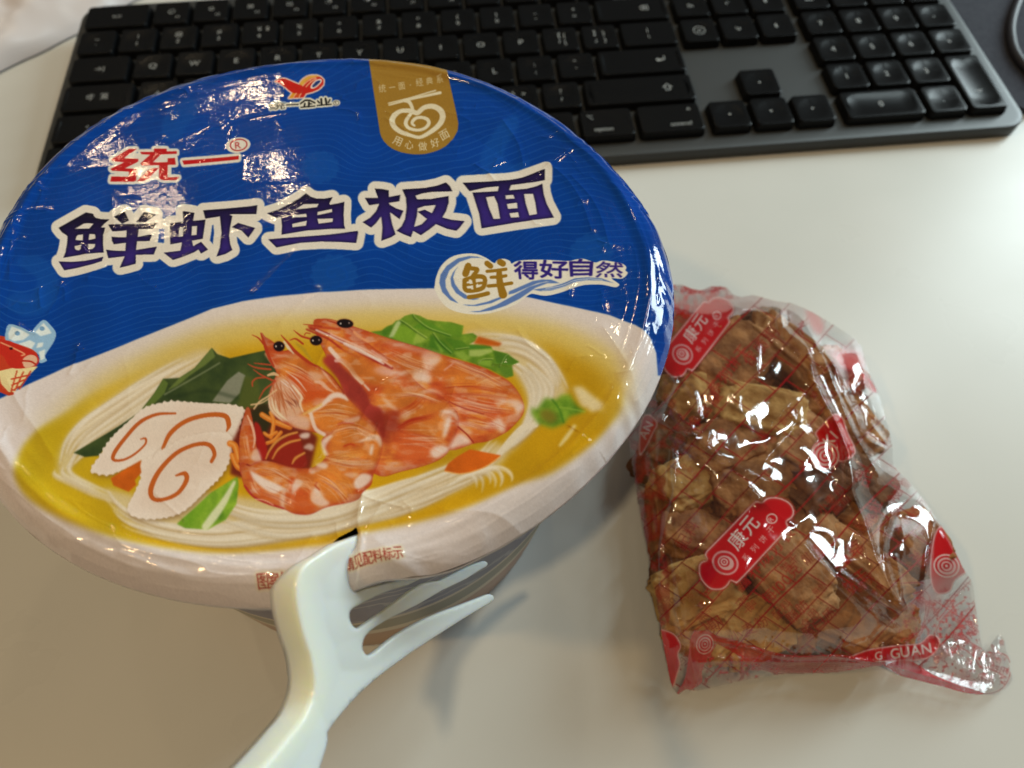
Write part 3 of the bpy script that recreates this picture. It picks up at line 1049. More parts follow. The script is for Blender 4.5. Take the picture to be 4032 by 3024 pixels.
m = K.soften(K.mask([orient(pts("560,1300 620,1335 720,1195 800,1215 860,1215 900,1165 1000,1160 1080,1290 1185,1370 1000,1420 940,1500 800,1555 640,1500 560,1380", zR))]), 4)
K.paint(m, green * 1.08)
K.fill(pts("650,1360 740,1320 840,1380 860,1460 780,1510 680,1450", zR), (128, 110, 34), 0.8, soft=9)
K.line(pts("800,1220 880,1330 930,1490", zR), 7, (60, 112, 26), 0.8, soft=3)
K.line(pts("880,1310 1000,1330 1170,1370", zR), 5, (160, 188, 70), 0.7, soft=3)
K.paint(K.soften(K.mask([orient(pts("1470,580 1478,640 1465,760 1400,860 1290,922 1150,915 1098,888 1200,790 1300,690", zN))]), 1), green * 1.16)
K.line(pts("1450,620 1390,740 1330,830 1275,905", zN), (12, 26, 34, 30), (226, 226, 190), 0.9, soft=3)
K.fill(pts("1100,885 1200,795 1290,710 1270,800 1180,900", zN), (110, 158, 36), 0.6, soft=5)
# lower carrot slice
K.paint(K.soften(K.mask([orient(pts("760,920 930,955 900,985 840,1022 760,1048 700,1056 620,1040 640,1000 690,960", (1300, 1100, 1400 / 1936)))]), 1), carrot * 1.08)
K.line(pts("625,1042 700,1056 770,1046 850,1015 925,962", (1300, 1100, 1400 / 1936)), 5, (232, 170, 90), 0.8, soft=1)

# ------------------------------------------------------------------ three cooked shrimp printed in the middle of the bowl
zA, zD, zE = (900, 1250, 640 / 2212), (900, 1600, 640 / 2212), (1340, 1200, 800 / 2212)
n1 = vnoise(H_, W_, 34, 81, 4)
n2 = vnoise(H_, W_, 16, 82, 3, (0.7, 1.6))
SH1, SH2, SH3 = np.array((208, 92, 42)), np.array((222, 132, 56)), np.array((228, 182, 156))
_t = np.clip((n1 - 0.36) * 3.6, 0, 1)[..., None]
flesh = SH1 * (1 - _t) + SH2 * _t
_w = np.clip((n2 - 0.52) * 5, 0, 1)[..., None] * 0.65
flesh = flesh * (1 - _w) + SH3 * _w
_d = np.clip((0.42 - n2) * 5, 0, 1)[..., None] * 0.4
flesh = flesh * (1 - _d) + np.array((168, 56, 30)) * _d
deep = np.array((160, 54, 44)) * (0.8 + 0.4 * n1)[..., None]
orange = np.array((212, 122, 48)) * (0.8 + 0.36 * n1)[..., None]
orange = orange * (1 - 0.5 * _w) + SH3 * 0.5 * _w
WHT, PNK, RIM = (236, 216, 206), (224, 164, 148), (168, 44, 34)


def body(p, z, c=None, soft=1.0, sm=4, out=True):
    q = catmull(pts(p, z), sm, True)
    m = K.soften(K.mask([orient(q)]), soft / 2)
    if out:
        K.paint(K.grow(m, 3.5), RIM, 0.75)
    K.paint(m, flesh if c is None else c)
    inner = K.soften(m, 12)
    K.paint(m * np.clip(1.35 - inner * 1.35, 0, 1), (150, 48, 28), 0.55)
    return m


def band(p, z, c, a=0.85, soft=4, sm=4):
    return K.fill(pts(p, z), c, a, soft=soft, smooth=sm)


def wisps(p, z, n, spread, w, c, a, seed):
    r = np.random.default_rng(seed)
    q = pts(p, z)
    for _ in range(n):
        j = q + r.normal(0, spread, 2) + r.normal(0, spread * 0.25, q.shape)
        K.line(j, (w * 0.3, w, w * 0.3), c, a * (0.5 + 0.5 * r.random()), soft=1.2)


# shadowed pile of carrot shreds and red shell between slice and shrimp
K.fill(pts("40,440 240,20 520,-40 900,100 1200,400 1100,850 700,800 150,950 0,900", zD), (118, 40, 24), 1, soft=6)
K.fill(pts("250,60 420,-60 600,-60 560,240 480,380 330,300", zD), (52, 46, 24), 1, soft=6)
for p, w in (("440,90 540,150 700,220 820,260", 22), ("560,60 600,180 580,330 560,400", 16), ("30,640 90,780 150,830", 22), ("0,480 70,520 120,700", 26), ("500,480 600,440 700,330", 14), ("470,340 540,380 640,330", 14)):
    K.line(pts(p, zD), w, (222, 124, 40), 0.95, soft=1.5)
    K.line(pts(p, zD) - np.array([2, 3]), w * 0.3, (240, 176, 96), 0.7, soft=2)

# rear shrimp
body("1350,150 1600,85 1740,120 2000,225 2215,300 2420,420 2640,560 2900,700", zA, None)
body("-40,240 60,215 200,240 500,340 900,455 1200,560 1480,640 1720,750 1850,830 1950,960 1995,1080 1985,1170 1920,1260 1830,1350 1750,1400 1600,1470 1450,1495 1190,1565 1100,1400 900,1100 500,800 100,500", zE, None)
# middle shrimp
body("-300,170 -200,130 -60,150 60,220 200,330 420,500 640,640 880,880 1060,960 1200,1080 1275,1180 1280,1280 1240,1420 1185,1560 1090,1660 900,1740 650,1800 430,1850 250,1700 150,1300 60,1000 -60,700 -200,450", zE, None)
# dark red gap between the front and the middle shrimp
band("1270,560 1390,470 1500,600 1680,770 1800,900 1880,1020 1940,1160 2080,1240 2130,1600 2050,1600 1980,1440 1850,1330 1750,1230 1600,1080 1500,850 1380,700", zA, deep, 1, 5)
band("400,1150 640,1140 700,1290 560,1400 480,1560 430,1420 330,1280", zE, (142, 44, 30), 0.8, 14)
# segments and pale bands of the rear shrimp
for p, c, a in (("560,560 700,520 900,540 960,680 800,800 640,680", orange, .8), ("1000,560 1100,540 1200,600 1100,760 980,780", orange, .8), ("1180,640 1400,640 1640,740 1780,800 1500,900 1150,960", orange, .75),
                ("1500,830 1760,790 1900,900 1960,1000 1700,1010 1350,980", orange, .7), ("1050,880 1240,900 1380,960 1700,1030 1500,1060 1200,1040", (190, 70, 34), .6)):
    band(p, zE, c, a * 0.85, 12)
for p, a in (("880,520 1010,500 1095,550 1000,680 920,720 900,620", .6), ("860,690 980,750 970,830 880,820 780,770", .75), ("430,365 600,390 830,450 1010,490 900,500 640,440", .5), ("1700,1020 1900,1010 1990,1060 1990,1130 1920,1180 1880,1080", .75),
             ("1540,1330 1700,1220 1740,1210 1800,1320 1760,1380 1660,1310", .8), ("1180,1550 1290,1380 1430,1480 1320,1520", .85), ("1280,1260 1340,1300 1440,1370 1400,1400 1290,1330", .5), ("360,680 480,670 640,700 740,740 600,760 420,740", .6)):
    band(p, zE, WHT, a, 7)
wisps("1150,1100 1400,1120 1700,1200", zE, 12, 14, 4, (232, 170, 140), .6, 1)
wisps("1120,920 1500,900 1850,960", zE, 12, 16, 4, (176, 60, 30), .5, 2)
wisps("1280,1180 1500,1250 1700,1330", zE, 8, 14, 4, (186, 60, 34), .6, 3)
K.line(pts("1180,1040 1330,1100 1560,1170", zE), 5, (150, 36, 26), .8, soft=1.5)
K.line(pts("1280,1310 1380,1400 1450,1490", zE), 6, (158, 40, 26), .9, soft=1)
K.line(pts("1130,690 1220,620", zE), 7, PNK, .7, soft=2)
K.line(pts("1480,840 1600,790 1740,765", zE), 5, (236, 180, 120), .6, soft=2)
# head stripes of rear and middle shrimp
for p, w, c in (("1100,110 1400,230 1700,400 2000,560 2212,660", 13, (150, 30, 26)), ("1180,140 1500,290 1800,420 2100,600", 8, WHT), ("1380,200 1700,340 1960,470 2212,640", 7, (236, 190, 170)), ("1050,130 1350,270 1560,420 1760,520", 8, (168, 40, 30)),
                ("1570,330 1750,420 1950,510 2060,560", 12, WHT), ("1940,420 2060,500 2150,560", 8, PNK), ("1370,400 1480,520 1620,640 1720,770 1810,860", 17, WHT), ("1840,890 1905,965", 8, WHT), ("1450,560 1560,560 1650,650 1700,740", 14, (226, 180, 172)),
                ("1080,90 1300,110 1500,130", 10, (190, 70, 40)), ("1700,170 1760,230 1880,300", 10, (232, 160, 110))):
    K.line(pts(p, zA), w, c, .85, soft=2)
band("1500,400 1700,440 1900,560 2150,760 2212,900 1950,900 1700,760 1560,600", zA, orange, .8, 10)
band("1960,680 2060,650 2212,680 2212,760 2080,760", zA, PNK, .7, 8)
# middle shrimp abdomen
for p, c, a in (("440,930 560,880 860,920 900,990 780,1060 640,1130 520,1040", orange, .85), ("640,1200 860,1060 1100,1040 1200,1110 1080,1150 900,1200 680,1290", orange, .85), ("700,1330 900,1240 1120,1220 1100,1420 1180,1480 1100,1510 900,1400", orange, .85),
                ("560,1500 800,1440 1000,1520 980,1640 700,1700", (216, 104, 50), .6)):
    band(p, zE, c, a, 10)
for p, a in (("880,940 960,900 1040,910 1130,970 1020,930", .8), ("1090,1160 1180,1120 1270,1180 1278,1260 1220,1190", .8), ("1110,1420 1130,1290 1170,1210 1205,1220 1180,1330 1140,1420", .9), ("980,1570 1080,1510 1180,1555 1090,1640 1010,1650", .9), ("650,1170 740,1130 760,1190 690,1230", .45), ("440,960 520,1040 630,1130 560,1110 470,1020", .7)):
    band(p, zE, WHT, a, 6)
wisps("620,1320 780,1240 1000,1200", zE, 9, 8, 5, (172, 48, 24), .8, 4)
wisps("660,1180 800,1090 900,1000", zE, 6, 10, 4, (176, 60, 24), .6, 5)
wisps("820,1440 960,1480 1100,1560", zE, 8, 14, 4, (232, 160, 120), .6, 6)
# front shrimp: curled tail part first, then the back, then the head
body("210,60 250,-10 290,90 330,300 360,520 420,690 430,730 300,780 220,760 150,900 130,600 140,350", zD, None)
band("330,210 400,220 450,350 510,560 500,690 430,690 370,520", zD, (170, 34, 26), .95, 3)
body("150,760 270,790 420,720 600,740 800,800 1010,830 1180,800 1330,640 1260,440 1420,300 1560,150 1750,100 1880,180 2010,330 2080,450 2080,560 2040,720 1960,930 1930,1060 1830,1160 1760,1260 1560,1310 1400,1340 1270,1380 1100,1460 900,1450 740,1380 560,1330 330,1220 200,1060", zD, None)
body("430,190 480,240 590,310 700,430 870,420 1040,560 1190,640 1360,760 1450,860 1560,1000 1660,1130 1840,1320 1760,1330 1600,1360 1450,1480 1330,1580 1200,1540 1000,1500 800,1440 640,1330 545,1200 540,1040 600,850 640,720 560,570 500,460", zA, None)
band("640,170 760,60 1060,-60 980,80", zD, flesh, 0, 1)
for p, c, a in (("660,580 900,480 1060,640 1160,720 1040,760 800,740", orange, .8), ("760,760 1050,720 1120,880 1380,980 1220,1090 1000,1160 960,980 880,880", (204, 82, 32), .85), ("1140,1330 1260,1190 1440,1110 1620,1100 1780,1290 1580,1370 1440,1500 1330,1540 1200,1450", orange, .95),
                ("1440,1500 1560,1420 1800,1340 1960,1480 2020,1640 1700,1640 1380,1650", orange, .7)):
    band(p, zA, c, a, 10)
for p, c, a in (("1360,480 1560,280 1760,180 1900,240 2000,360 1850,430 1600,540 1400,620", orange, .8), ("1350,640 1700,540 1900,480 2020,420 2040,600 1960,800 1800,860 1500,820", orange, .85), ("1210,880 1500,900 1700,960 1720,1100 1600,1240 1400,1290 1230,1120", orange, .95),
                ("330,800 560,770 820,830 850,900 720,1000 560,900", orange, .8), ("900,920 1060,880 1180,900 1170,1050 1040,1120 930,1060", orange, .7), ("400,1080 680,1180 700,1300 560,1290 430,1200", (206, 94, 40), .8), ("760,1190 960,1180 1100,1240 1130,1400 900,1420 780,1350", (204, 90, 38), .8)):
    band(p, zD, c, a, 9)
for p, a in (("270,850 340,880 480,960 640,1030 770,1110 880,1190 740,1120 620,1170 480,1110 330,980", .95), ("850,1120 900,970 1000,1010 960,1080 870,1180", .75), ("1180,1080 1290,1230 1370,1310 1250,1350 1130,1290 1110,1180", .75), ("1700,1020 1800,900 1940,935 1900,1040 1760,1120", .9),
             ("1750,470 1920,380 2040,380 2080,470 2060,540 1980,440", .75), ("1910,620 1930,520 1965,500 1945,640", .9), ("1260,440 1340,380 1410,370 1330,480 1310,560 1350,640 1290,640 1250,520", .85), ("1170,780 1260,740 1340,770 1300,830", .8), ("690,1280 700,1180 760,1130 740,1380", .6),
             ("930,390 1000,340 1090,340 1080,400 1010,415", .85), ("1540,170 1680,130 1780,110 1760,180 1620,210", .55), ("1000,540 1080,480 1150,520 1120,580 1060,560", .7), ("1560,900 1660,880 1760,900 1680,960", .5), ("1090,860 1150,850 1170,880 1110,895", .8)):
    band(p, zD, WHT, a, 4)
band("520,640 620,500 760,400 900,340 960,400 1000,560 1060,740 1000,820 820,800 600,720", zD, (150, 38, 26), .95, 4)
for p in ("490,690 540,580 640,450 780,370 920,330", "580,690 660,560 800,470 960,430", "850,760 900,680 1020,610"):
    K.line(pts(p, zD), (5, 11, 8), (220, 150, 70), .9, soft=1.5)
for p, w, c in (("1110,80 1130,170 1180,290 1290,360", 15, WHT), ("1300,1090 1560,1010 1640,1060", 0.1, WHT), ("1480,220 1540,200 1700,210", 5, (180, 50, 24)), ("1560,520 1640,490 1700,500", 7, (190, 60, 26)), ("1190,1020 1170,1060 1230,1120", 6, (180, 60, 30))):
    K.line(pts(p, zD), w, c, .85, soft=2)
K.line(pts("1080,1280 1250,1180 1380,1060 1470,1030 1560,1060 1610,1100", zA), (8, 14, 22, 22, 15, 8), WHT, .9, soft=3)
K.line(pts("1010,1290 1130,1230 1250,1160", zA), 10, (232, 190, 110), .8, soft=3)
wisps("1350,700 1600,660 1850,600", zD, 14, 14, 4, (232, 168, 90), .55, 7)
wisps("1300,920 1500,1020 1620,1200", zD, 12, 16, 4, (236, 160, 70), .5, 8)
wisps("960,1000 1100,1050 1180,1200", zD, 12, 12, 3.5, (236, 170, 120), .6, 9)
wisps("300,1000 330,1100 400,1180", zD, 9, 8, 3, (236, 190, 160), .7, 10)
wisps("220,340 240,480 270,640", zD, 5, 6, 3, (240, 190, 160), .8, 11)
K.line(pts("240,100 310,260 340,420 320,540", zD), (5, 10, 9, 4), (240, 196, 170), .85, soft=1.5)
band("290,650 330,560 390,570 430,710 320,720", zD, WHT, .65, 4)
K.line(pts("200,1060 330,1215 480,1290 740,1380", zD), 7, (176, 34, 40), .8, soft=1.5)
K.line(pts("350,1250 480,1265 600,1330", zD), 4, (236, 180, 160), .8, soft=1)
# gill cover, mouth parts and feelers of the front shrimp
band("540,1060 600,880 700,800 800,840 920,940 985,1080 960,1180 1000,1260 900,1330 760,1400 640,1330 550,1210", zA, (222, 186, 160), .8, 6)
wisps("620,880 650,1050 700,1230", zA, 9, 18, 6, (176, 84, 36), .75, 12)
wisps("700,800 860,920 980,1080", zA, 7, 9, 7, WHT, .8, 13)
wisps("760,900 850,1020 960,1200", zA, 12, 16, 4, (190, 96, 50), .7, 14)
wisps("560,1080 600,1240 760,1390", zA, 6, 8, 6, (238, 222, 190), .8, 15)
wisps("850,1040 900,1100 940,1180", zA, 6, 14, 4, (110, 40, 24), .7, 16)
K.line(pts("860,900 980,1050 960,1150 1000,1260", zA), (6, 9, 9, 5), (238, 210, 180), .9, soft=1.5)
band("780,1360 900,1310 1060,1330 1100,1420 1060,1500 900,1470", zA, (226, 186, 164), .85, 6)
band("1060,740 1160,715 1260,760 1250,820 1150,840 1080,800", zA, (222, 176, 150), .75, 5)
K.line(pts("1170,850 1260,870 1330,940 1420,990", zA), (10, 16, 13, 5), (232, 186, 160), .85, soft=2)
K.line(pts("1250,660 1330,780 1470,950", zA), (8, 10, 4), (232, 180, 150), .7, soft=2)
K.line(pts("1200,640 1380,760 1490,900 1560,1010", zA), 6, (150, 40, 26), .7, soft=2)
K.line(pts("740,300 800,380 870,460", zA), (8, 13, 5), (226, 206, 180), .9, soft=1.5)
K.line(pts("900,320 1000,400 1120,560", zA), (6, 14, 6), (170, 140, 44), .7, soft=3)
K.line(pts("500,470 560,560 620,640", zA), 14, (222, 150, 110), .8, soft=3)
for p, w in (("420,180 450,260 490,380 540,520 600,640", (3, 8, 12, 12, 8)), ("300,205 390,250 460,330", (2, 6, 8)), ("700,210 800,320 900,440 1050,560 1190,650", (3, 9, 13, 12, 6)), ("870,140 930,190 990,230 1100,260", (2, 6, 8, 8)), ("1000,60 1100,70 1250,90", (2, 5, 8)), ("1330,10 1420,35 1480,60", (3, 6, 6)),
             ("820,280 900,260 1000,330", (3, 7, 8)), ("1020,210 1040,180 1100,190", 4)):
    K.line(pts(p, zA), w, (176, 58, 30), .95, soft=1)
for p, w in (("245,605 340,650 450,670 560,680", (3, 6, 7, 7)), ("330,595 430,605 560,620", (3, 6, 6)), ("320,680 420,750 540,810 620,840", (3, 6, 7, 7)), ("310,910 310,850 370,800 480,790", (5, 6, 6, 6)), ("600,860 480,950 430,1030 400,1090", (7, 6, 5, 4))):
    K.line(pts(p, zA), w, (190, 74, 44), .95, soft=1)
for p, w in (("640,960 520,1050 400,1130 330,1220", (6, 6, 7, 6)), ("560,1060 430,1140 290,1165", (4, 5, 6)), ("520,760 600,740 660,760", (8, 14, 8))):
    K.line(pts(p, zA), w, (224, 184, 140), .95, soft=1)
for cx, cy, rx, ry in ((672, 365, 74, 66), (1180, 285, 80, 64), (1575, 52, 110, 58)):
    x, y, k = zA[0] + cx * zA[2], zA[1] + cy * zA[2], zA[2]
    K.fill(ellipse(x, y, rx * k + 2, ry * k + 2, 0.1), (96, 28, 20), .8, soft=2)
    K.fill(ellipse(x, y, rx * k, ry * k, 0.1), (26, 16, 18), soft=1)
    K.fill(ellipse(x - rx * k * .55, y, 3.2, 4), (236, 220, 210), .9, soft=1)
    K.fill(ellipse(x + rx * k * .5, y - 2, 2.6, 4), (220, 190, 180), .8, soft=1.4)
K.fill(pts("-40,0 0,0", zA), (0, 0, 0), 0) if False else None

for z_, p, n_, sp_, sd in ((zE, "500,500 760,620 980,700", 10, 26, 21), (zE, "1200,600 1500,720 1780,860", 12, 34, 22), (zE, "1250,1000 1550,1080 1850,1120", 10, 26, 23), (zE, "1350,1260 1550,1320 1720,1330", 9, 30, 24), (zE, "560,980 800,960 1050,1040", 9, 24, 25),
                          (zE, "700,1420 900,1440 1100,1440", 9, 30, 26), (zA, "700,620 900,700 1100,820", 9, 40, 27), (zA, "1180,1260 1400,1240 1650,1280", 9, 40, 28), (zD, "1450,300 1700,260 1950,380", 9, 40, 29), (zD, "1300,700 1600,760 1900,760", 10, 40, 30), (zD, "1250,950 1450,1080 1600,1260", 10, 46, 31), (zD, "400,820 650,880 840,1000", 9, 30, 32), (zD, "460,1120 640,1200 880,1320", 9, 30, 33)):
    wisps(p, z_, n_, sp_ * z_[2], 4.5, (238, 204, 180), .5, sd)
    wisps(p, z_, n_ // 2, sp_ * z_[2], 3, (166, 62, 34), .5, sd + 40)
# slogan badge on the right
zS = (1700, 960, 800 / 2212)
bad = pts("28,470 30,420 45,330 100,210 200,120 330,82 480,82 590,125 680,182 710,150 780,132 850,155 870,185 950,150 1200,140 1480,155 1560,145 1640,135 1720,160 1790,185 1860,165 1990,185 2080,210 2120,250 2110,285 2135,310 2110,350 2060,375 1960,365 2040,430 2030,455 1990,465 1850,430 1700,425 1600,440 1450,490 1300,530 1200,535 1090,515 1020,555 900,640 640,730 400,740 200,690 90,590", zS)
K.fill(bad, (228, 222, 208), smooth=3)
SB = (92, 122, 182)
for p in ("580,140 500,112 400,105 280,130 160,210 90,310 78,400 110,500 200,590 290,625 200,540 150,450 145,370 190,260 300,170 430,125 520,125",
          "290,212 230,280 200,350 210,430 260,510 350,570 450,585 520,572 400,550 300,480 250,410 230,340 250,270",
          "325,635 450,640 600,605 760,545 790,555 650,620 500,650 400,650", "405,712 520,705 700,640 880,540 1060,440 1200,395 1330,375 1400,400 1260,400 1130,450 960,570 800,650 650,700 500,720",
          "835,525 840,490 1000,420 1100,375 1200,358 1300,360 1380,390 1250,380 1150,400 1030,450 900,510", "1100,470 1300,440 1420,405 1560,350 1700,342 1850,360 1990,420 1850,385 1700,375 1580,390 1450,440 1300,480 1180,485"):
    K.fill(pts(p, zS), SB, soft=1)
K.line(pts("1240,460 1420,425 1560,375 1700,360 1860,378", zS), 2.6, (222, 222, 220), .9)
K.line(pts("1200,478 1400,450 1560,395 1700,368", zS), 1.8, (222, 222, 220), .8)
GOLD = (152, 112, 30)
for p, w in (("395,215 365,300", 27), ("430,240 495,255 445,325", 17), ("355,370 362,470 440,482 555,450 575,350 500,328 360,368", 18), ("455,330 462,470", 15), ("385,420 545,398", 11), ("400,555 500,540 612,512", 17),
             ("600,185 640,215", 22), ("742,168 775,186", 25), ("600,272 700,262 808,246", 13), ("645,337 740,330 808,318", 13), ("615,432 740,420 870,398", 14), ("732,270 742,400 775,525", (22, 27, 34))):
    K.line(pts(p, zS), w, GOLD)
for p in ("400,365 425,360 445,405 410,412", "490,352 510,358 505,385 480,395", "420,430 446,424 452,468 428,470", "484,418 500,404 508,440 488,450"):
    K.fill(pts(p, zS), (228, 222, 208))
PUR = (48, 34, 122)
for ch, q in (("得", "885,160 1160,160 1150,355 915,350"), ("好", "1170,148 1485,150 1485,350 1185,335"), ("自", "1500,135 1760,150 1745,325 1515,325"), ("然", "1795,172 2090,195 2075,360 1785,345")):
    m = K.mask(glyph_quad(ch, *pts(q, zS)))
    K.paint(K.grow(m, 3.4 if ch != '然' else 2.4), PUR)

# two small yellow-edged notes printed on the near rim
for s, x, y, sz, a, wd in (("图案仅供参考", 1022, 2326, 66, -0.10, 0.70), ("请见配料标示", 1366, 2266, 64, -0.18, 0.66)):
    g = K.mask(text_polys(s, x, y, sz, a, 0.2, wd))
    K.paint(K.soften(K.grow(g, 8), 2.5), (232, 222, 160), .45)
    K.paint(K.grow(g, 1.6), (150, 26, 22))
# paper fibres
K.rgb *= (0.96 + 0.08 * RNG.random((H_, W_)))[..., None]
K.rgb = np.clip(K.rgb, 0, 1)

# ------------------------------------------------------------------ the bowl of instant noodles
LC = np.array([141.47, -251.66])
LID_Z, EDGE_Z = 96.0, 92.0
RK = [75.13, 0.25, -2.23, 0.98, 0.14, -0.56, -0.47, 0.51, -0.2]


def lid_r(th):
    return (RK[0] + RK[1] * np.cos(2 * th) + RK[2] * np.sin(2 * th) + RK[3] * np.cos(3 * th) + RK[4] * np.sin(3 * th)
            + RK[5] * np.cos(4 * th) + RK[6] * np.sin(4 * th) + RK[7] * np.cos(5 * th) + RK[8] * np.sin(5 * th))


bowl_root = empty("noodle_bowl", (LC[0], LC[1], 0))
tag(bowl_root, "instant noodle bowl with glossy blue and white printed lid showing shrimp and noodles", "noodle bowl")

m_cup, nt, b = principled("printed_paper_cup", (0.05, 0.055, 0.16), 0.3)
geo = nt.nodes.new('ShaderNodeTexCoord')
wv = nt.nodes.new('ShaderNodeTexWave')
wv.wave_type = 'BANDS'
wv.bands_direction = 'Z'
wv.inputs['Scale'].default_value = 34.0
wv.inputs['Distortion'].default_value = 14.0
wv.inputs['Detail'].default_value = 3.0
wv.inputs['Detail Scale'].default_value = 1.6
rp = nt.nodes.new('ShaderNodeValToRGB')
e = rp.color_ramp.elements
e[0].position, e[0].color = 0.80, (0.030, 0.035, 0.14, 1)
e[1].position, e[1].color = 0.97, (0.20, 0.20, 0.27, 1)
sp = nt.nodes.new('ShaderNodeSeparateXYZ')
rz = nt.nodes.new('ShaderNodeValToRGB')
rz.color_ramp.interpolation = 'CONSTANT'
ez = rz.color_ramp.elements
ez[0].position, ez[0].color = 0.0, (0.36, 0.15, 0.05, 1)
ez[1].position, ez[1].color = 0.22, (0.55, 0.45, 0.30, 1)
for pos, c in ((0.27, (0.16, 0.14, 0.06, 1)), (0.38, (0.50, 0.42, 0.30, 1)), (0.41, (0, 0, 0, 1))):
    n_ = ez.new(pos)
    n_.color = c
sc_ = nt.nodes.new('ShaderNodeMath')
sc_.operation = 'MULTIPLY'
sc_.inputs[1].default_value = 1 / 0.096
gt = nt.nodes.new('ShaderNodeMath')
gt.operation = 'GREATER_THAN'
gt.inputs[1].default_value = 0.41
mx = nt.nodes.new('ShaderNodeMix')
mx.data_type = 'RGBA'
nt.links.new(geo.outputs['Object'], wv.inputs['Vector'])
nt.links.new(wv.outputs['Fac'], rp.inputs['Fac'])
nt.links.new(geo.outputs['Object'], sp.inputs[0])
nt.links.new(sp.outputs['Z'], sc_.inputs[0])
nt.links.new(sc_.outputs[0], rz.inputs['Fac'])
nt.links.new(sc_.outputs[0], gt.inputs[0])
nt.links.new(gt.outputs[0], mx.inputs[0])
nt.links.new(rz.outputs['Color'], mx.inputs[6])
nt.links.new(rp.outputs['Color'], mx.inputs[7])
nt.links.new(mx.outputs[2], b.inputs['Base Color'])
m_rim, nt, b = principled("white_paper_rim", (0.74, 0.72, 0.68), 0.35)

prof = [(2, 1.5), (54, 1.5), (57, 0.5), (58.5, 2), (69.2, 90), (69.6, 91.2)]
prof_in = [(66.6, 91.2), (66.2, 88), (56, 5), (4, 4.5)]
NS = 160
a = np.linspace(0, 2 * math.pi, NS, endpoint=False)
fr = lid_r(a) / 75.13


def lathe(pr):
    V = []
    for k in range(NS):
        for r, z in pr:
            f = 1 + (fr[k] - 1) * z / 92
            V.append((LC[0] - 4.5 * (1 - z / 92) + r * f * math.cos(a[k]), LC[1] - 3 * (1 - z / 92) + r * f * math.sin(a[k]), z))
    return np.array(V)


def dense(pr, n):
    pr = np.array(pr, float)
    d = np.r_[0, np.cumsum(np.hypot(*np.diff(pr, axis=0).T))]
    t = np.unique(np.r_[d, np.linspace(0, d[-1], n)])
    return np.stack([np.interp(t, d, pr[:, 0]), np.interp(t, d, pr[:, 1])], 1)


pr_ = dense(prof, 40)
cup = mesh_np("cup_wall", lathe(pr_), grid_faces(NS, len(pr_), True), m_cup, bowl_root)
pr_ = dense(prof_in, 20)
mesh_np("cup_lining", lathe(pr_), grid_faces(NS, len(pr_), True), m_rim, bowl_root)
ta = np.linspace(0, 2 * math.pi, 13)
pr_ = np.stack([69.0 + 2.0 * np.cos(ta), 91.6 + 1.7 * np.sin(ta)], 1)
mesh_np("rolled_rim", lathe(pr_), grid_faces(NS, len(pr_), True), m_rim, bowl_root)

# --- lid: a dense sheet that carries the artwork in its vertices and real crinkles in its shape
ML = 900
g = np.linspace(-1, 1, ML)
gx, gy = np.meshgrid(g, g, indexing='ij')
with np.errstate(divide='ignore', invalid='ignore'):
    big = np.abs(gx) > np.abs(gy)
    s_ = np.where(big, np.abs(gx), np.abs(gy))
    th = np.where(big, math.pi / 4 * gy / gx + np.where(gx < 0, math.pi, 0), math.pi / 2 - math.pi / 4 * gx / gy + np.where(gy < 0, math.pi, 0))
th = np.nan_to_num(th).ravel()
s_ = s_.ravel()
R_ = lid_r(th)
P2 = np.stack([LC[0] + s_ * R_ * np.cos(th), LC[1] + s_ * R_ * np.sin(th)], 1)
drop = np.clip((s_ - 0.945) / 0.055, 0, 1)
Z0 = LID_Z - (LID_Z - EDGE_Z) * drop ** 1.7
flatP = np.c_[P2, Z0]
UV = project(flatP)


def fbm2(P, cell, seed, octv=3):
    q = (P - P.min(0)) / 0.25
    h, w = int(q[:, 0].max()) + 3, int(q[:, 1].max()) + 3
    n = vnoise(h, w, cell / 0.25, seed, octv)
    i = q.astype(int)
    f = q - i
    return (n[i[:, 0], i[:, 1]] * (1 - f[:, 0]) * (1 - f[:, 1]) + n[i[:, 0] + 1, i[:, 1]] * f[:, 0] * (1 - f[:, 1])
            + n[i[:, 0], i[:, 1] + 1] * (1 - f[:, 0]) * f[:, 1] + n[i[:, 0] + 1, i[:, 1] + 1] * f[:, 0] * f[:, 1]) - 0.5


inner = np.clip((1 - s_) / 0.12, 0, 1)
rel = 0.42 * fbm2(P2, 24, 101, 2) * inner + 0.06 * fbm2(P2, 6, 102, 2) * (0.35 + 0.65 * inner)
rid = np.abs(fbm2(P2, 15, 103, 2))
rel += 0.05 * np.exp(-rid / 0.05) * inner
rel += 0.75 * np.exp(-((s_ - 0.925) / 0.016) ** 2) * (0.8 + 0.8 * fbm2(P2, 14, 105, 2))        # embossed seam over the cup's rim
rel -= 0.8 * np.clip((0.9 - s_) / 0.2, 0, 1)
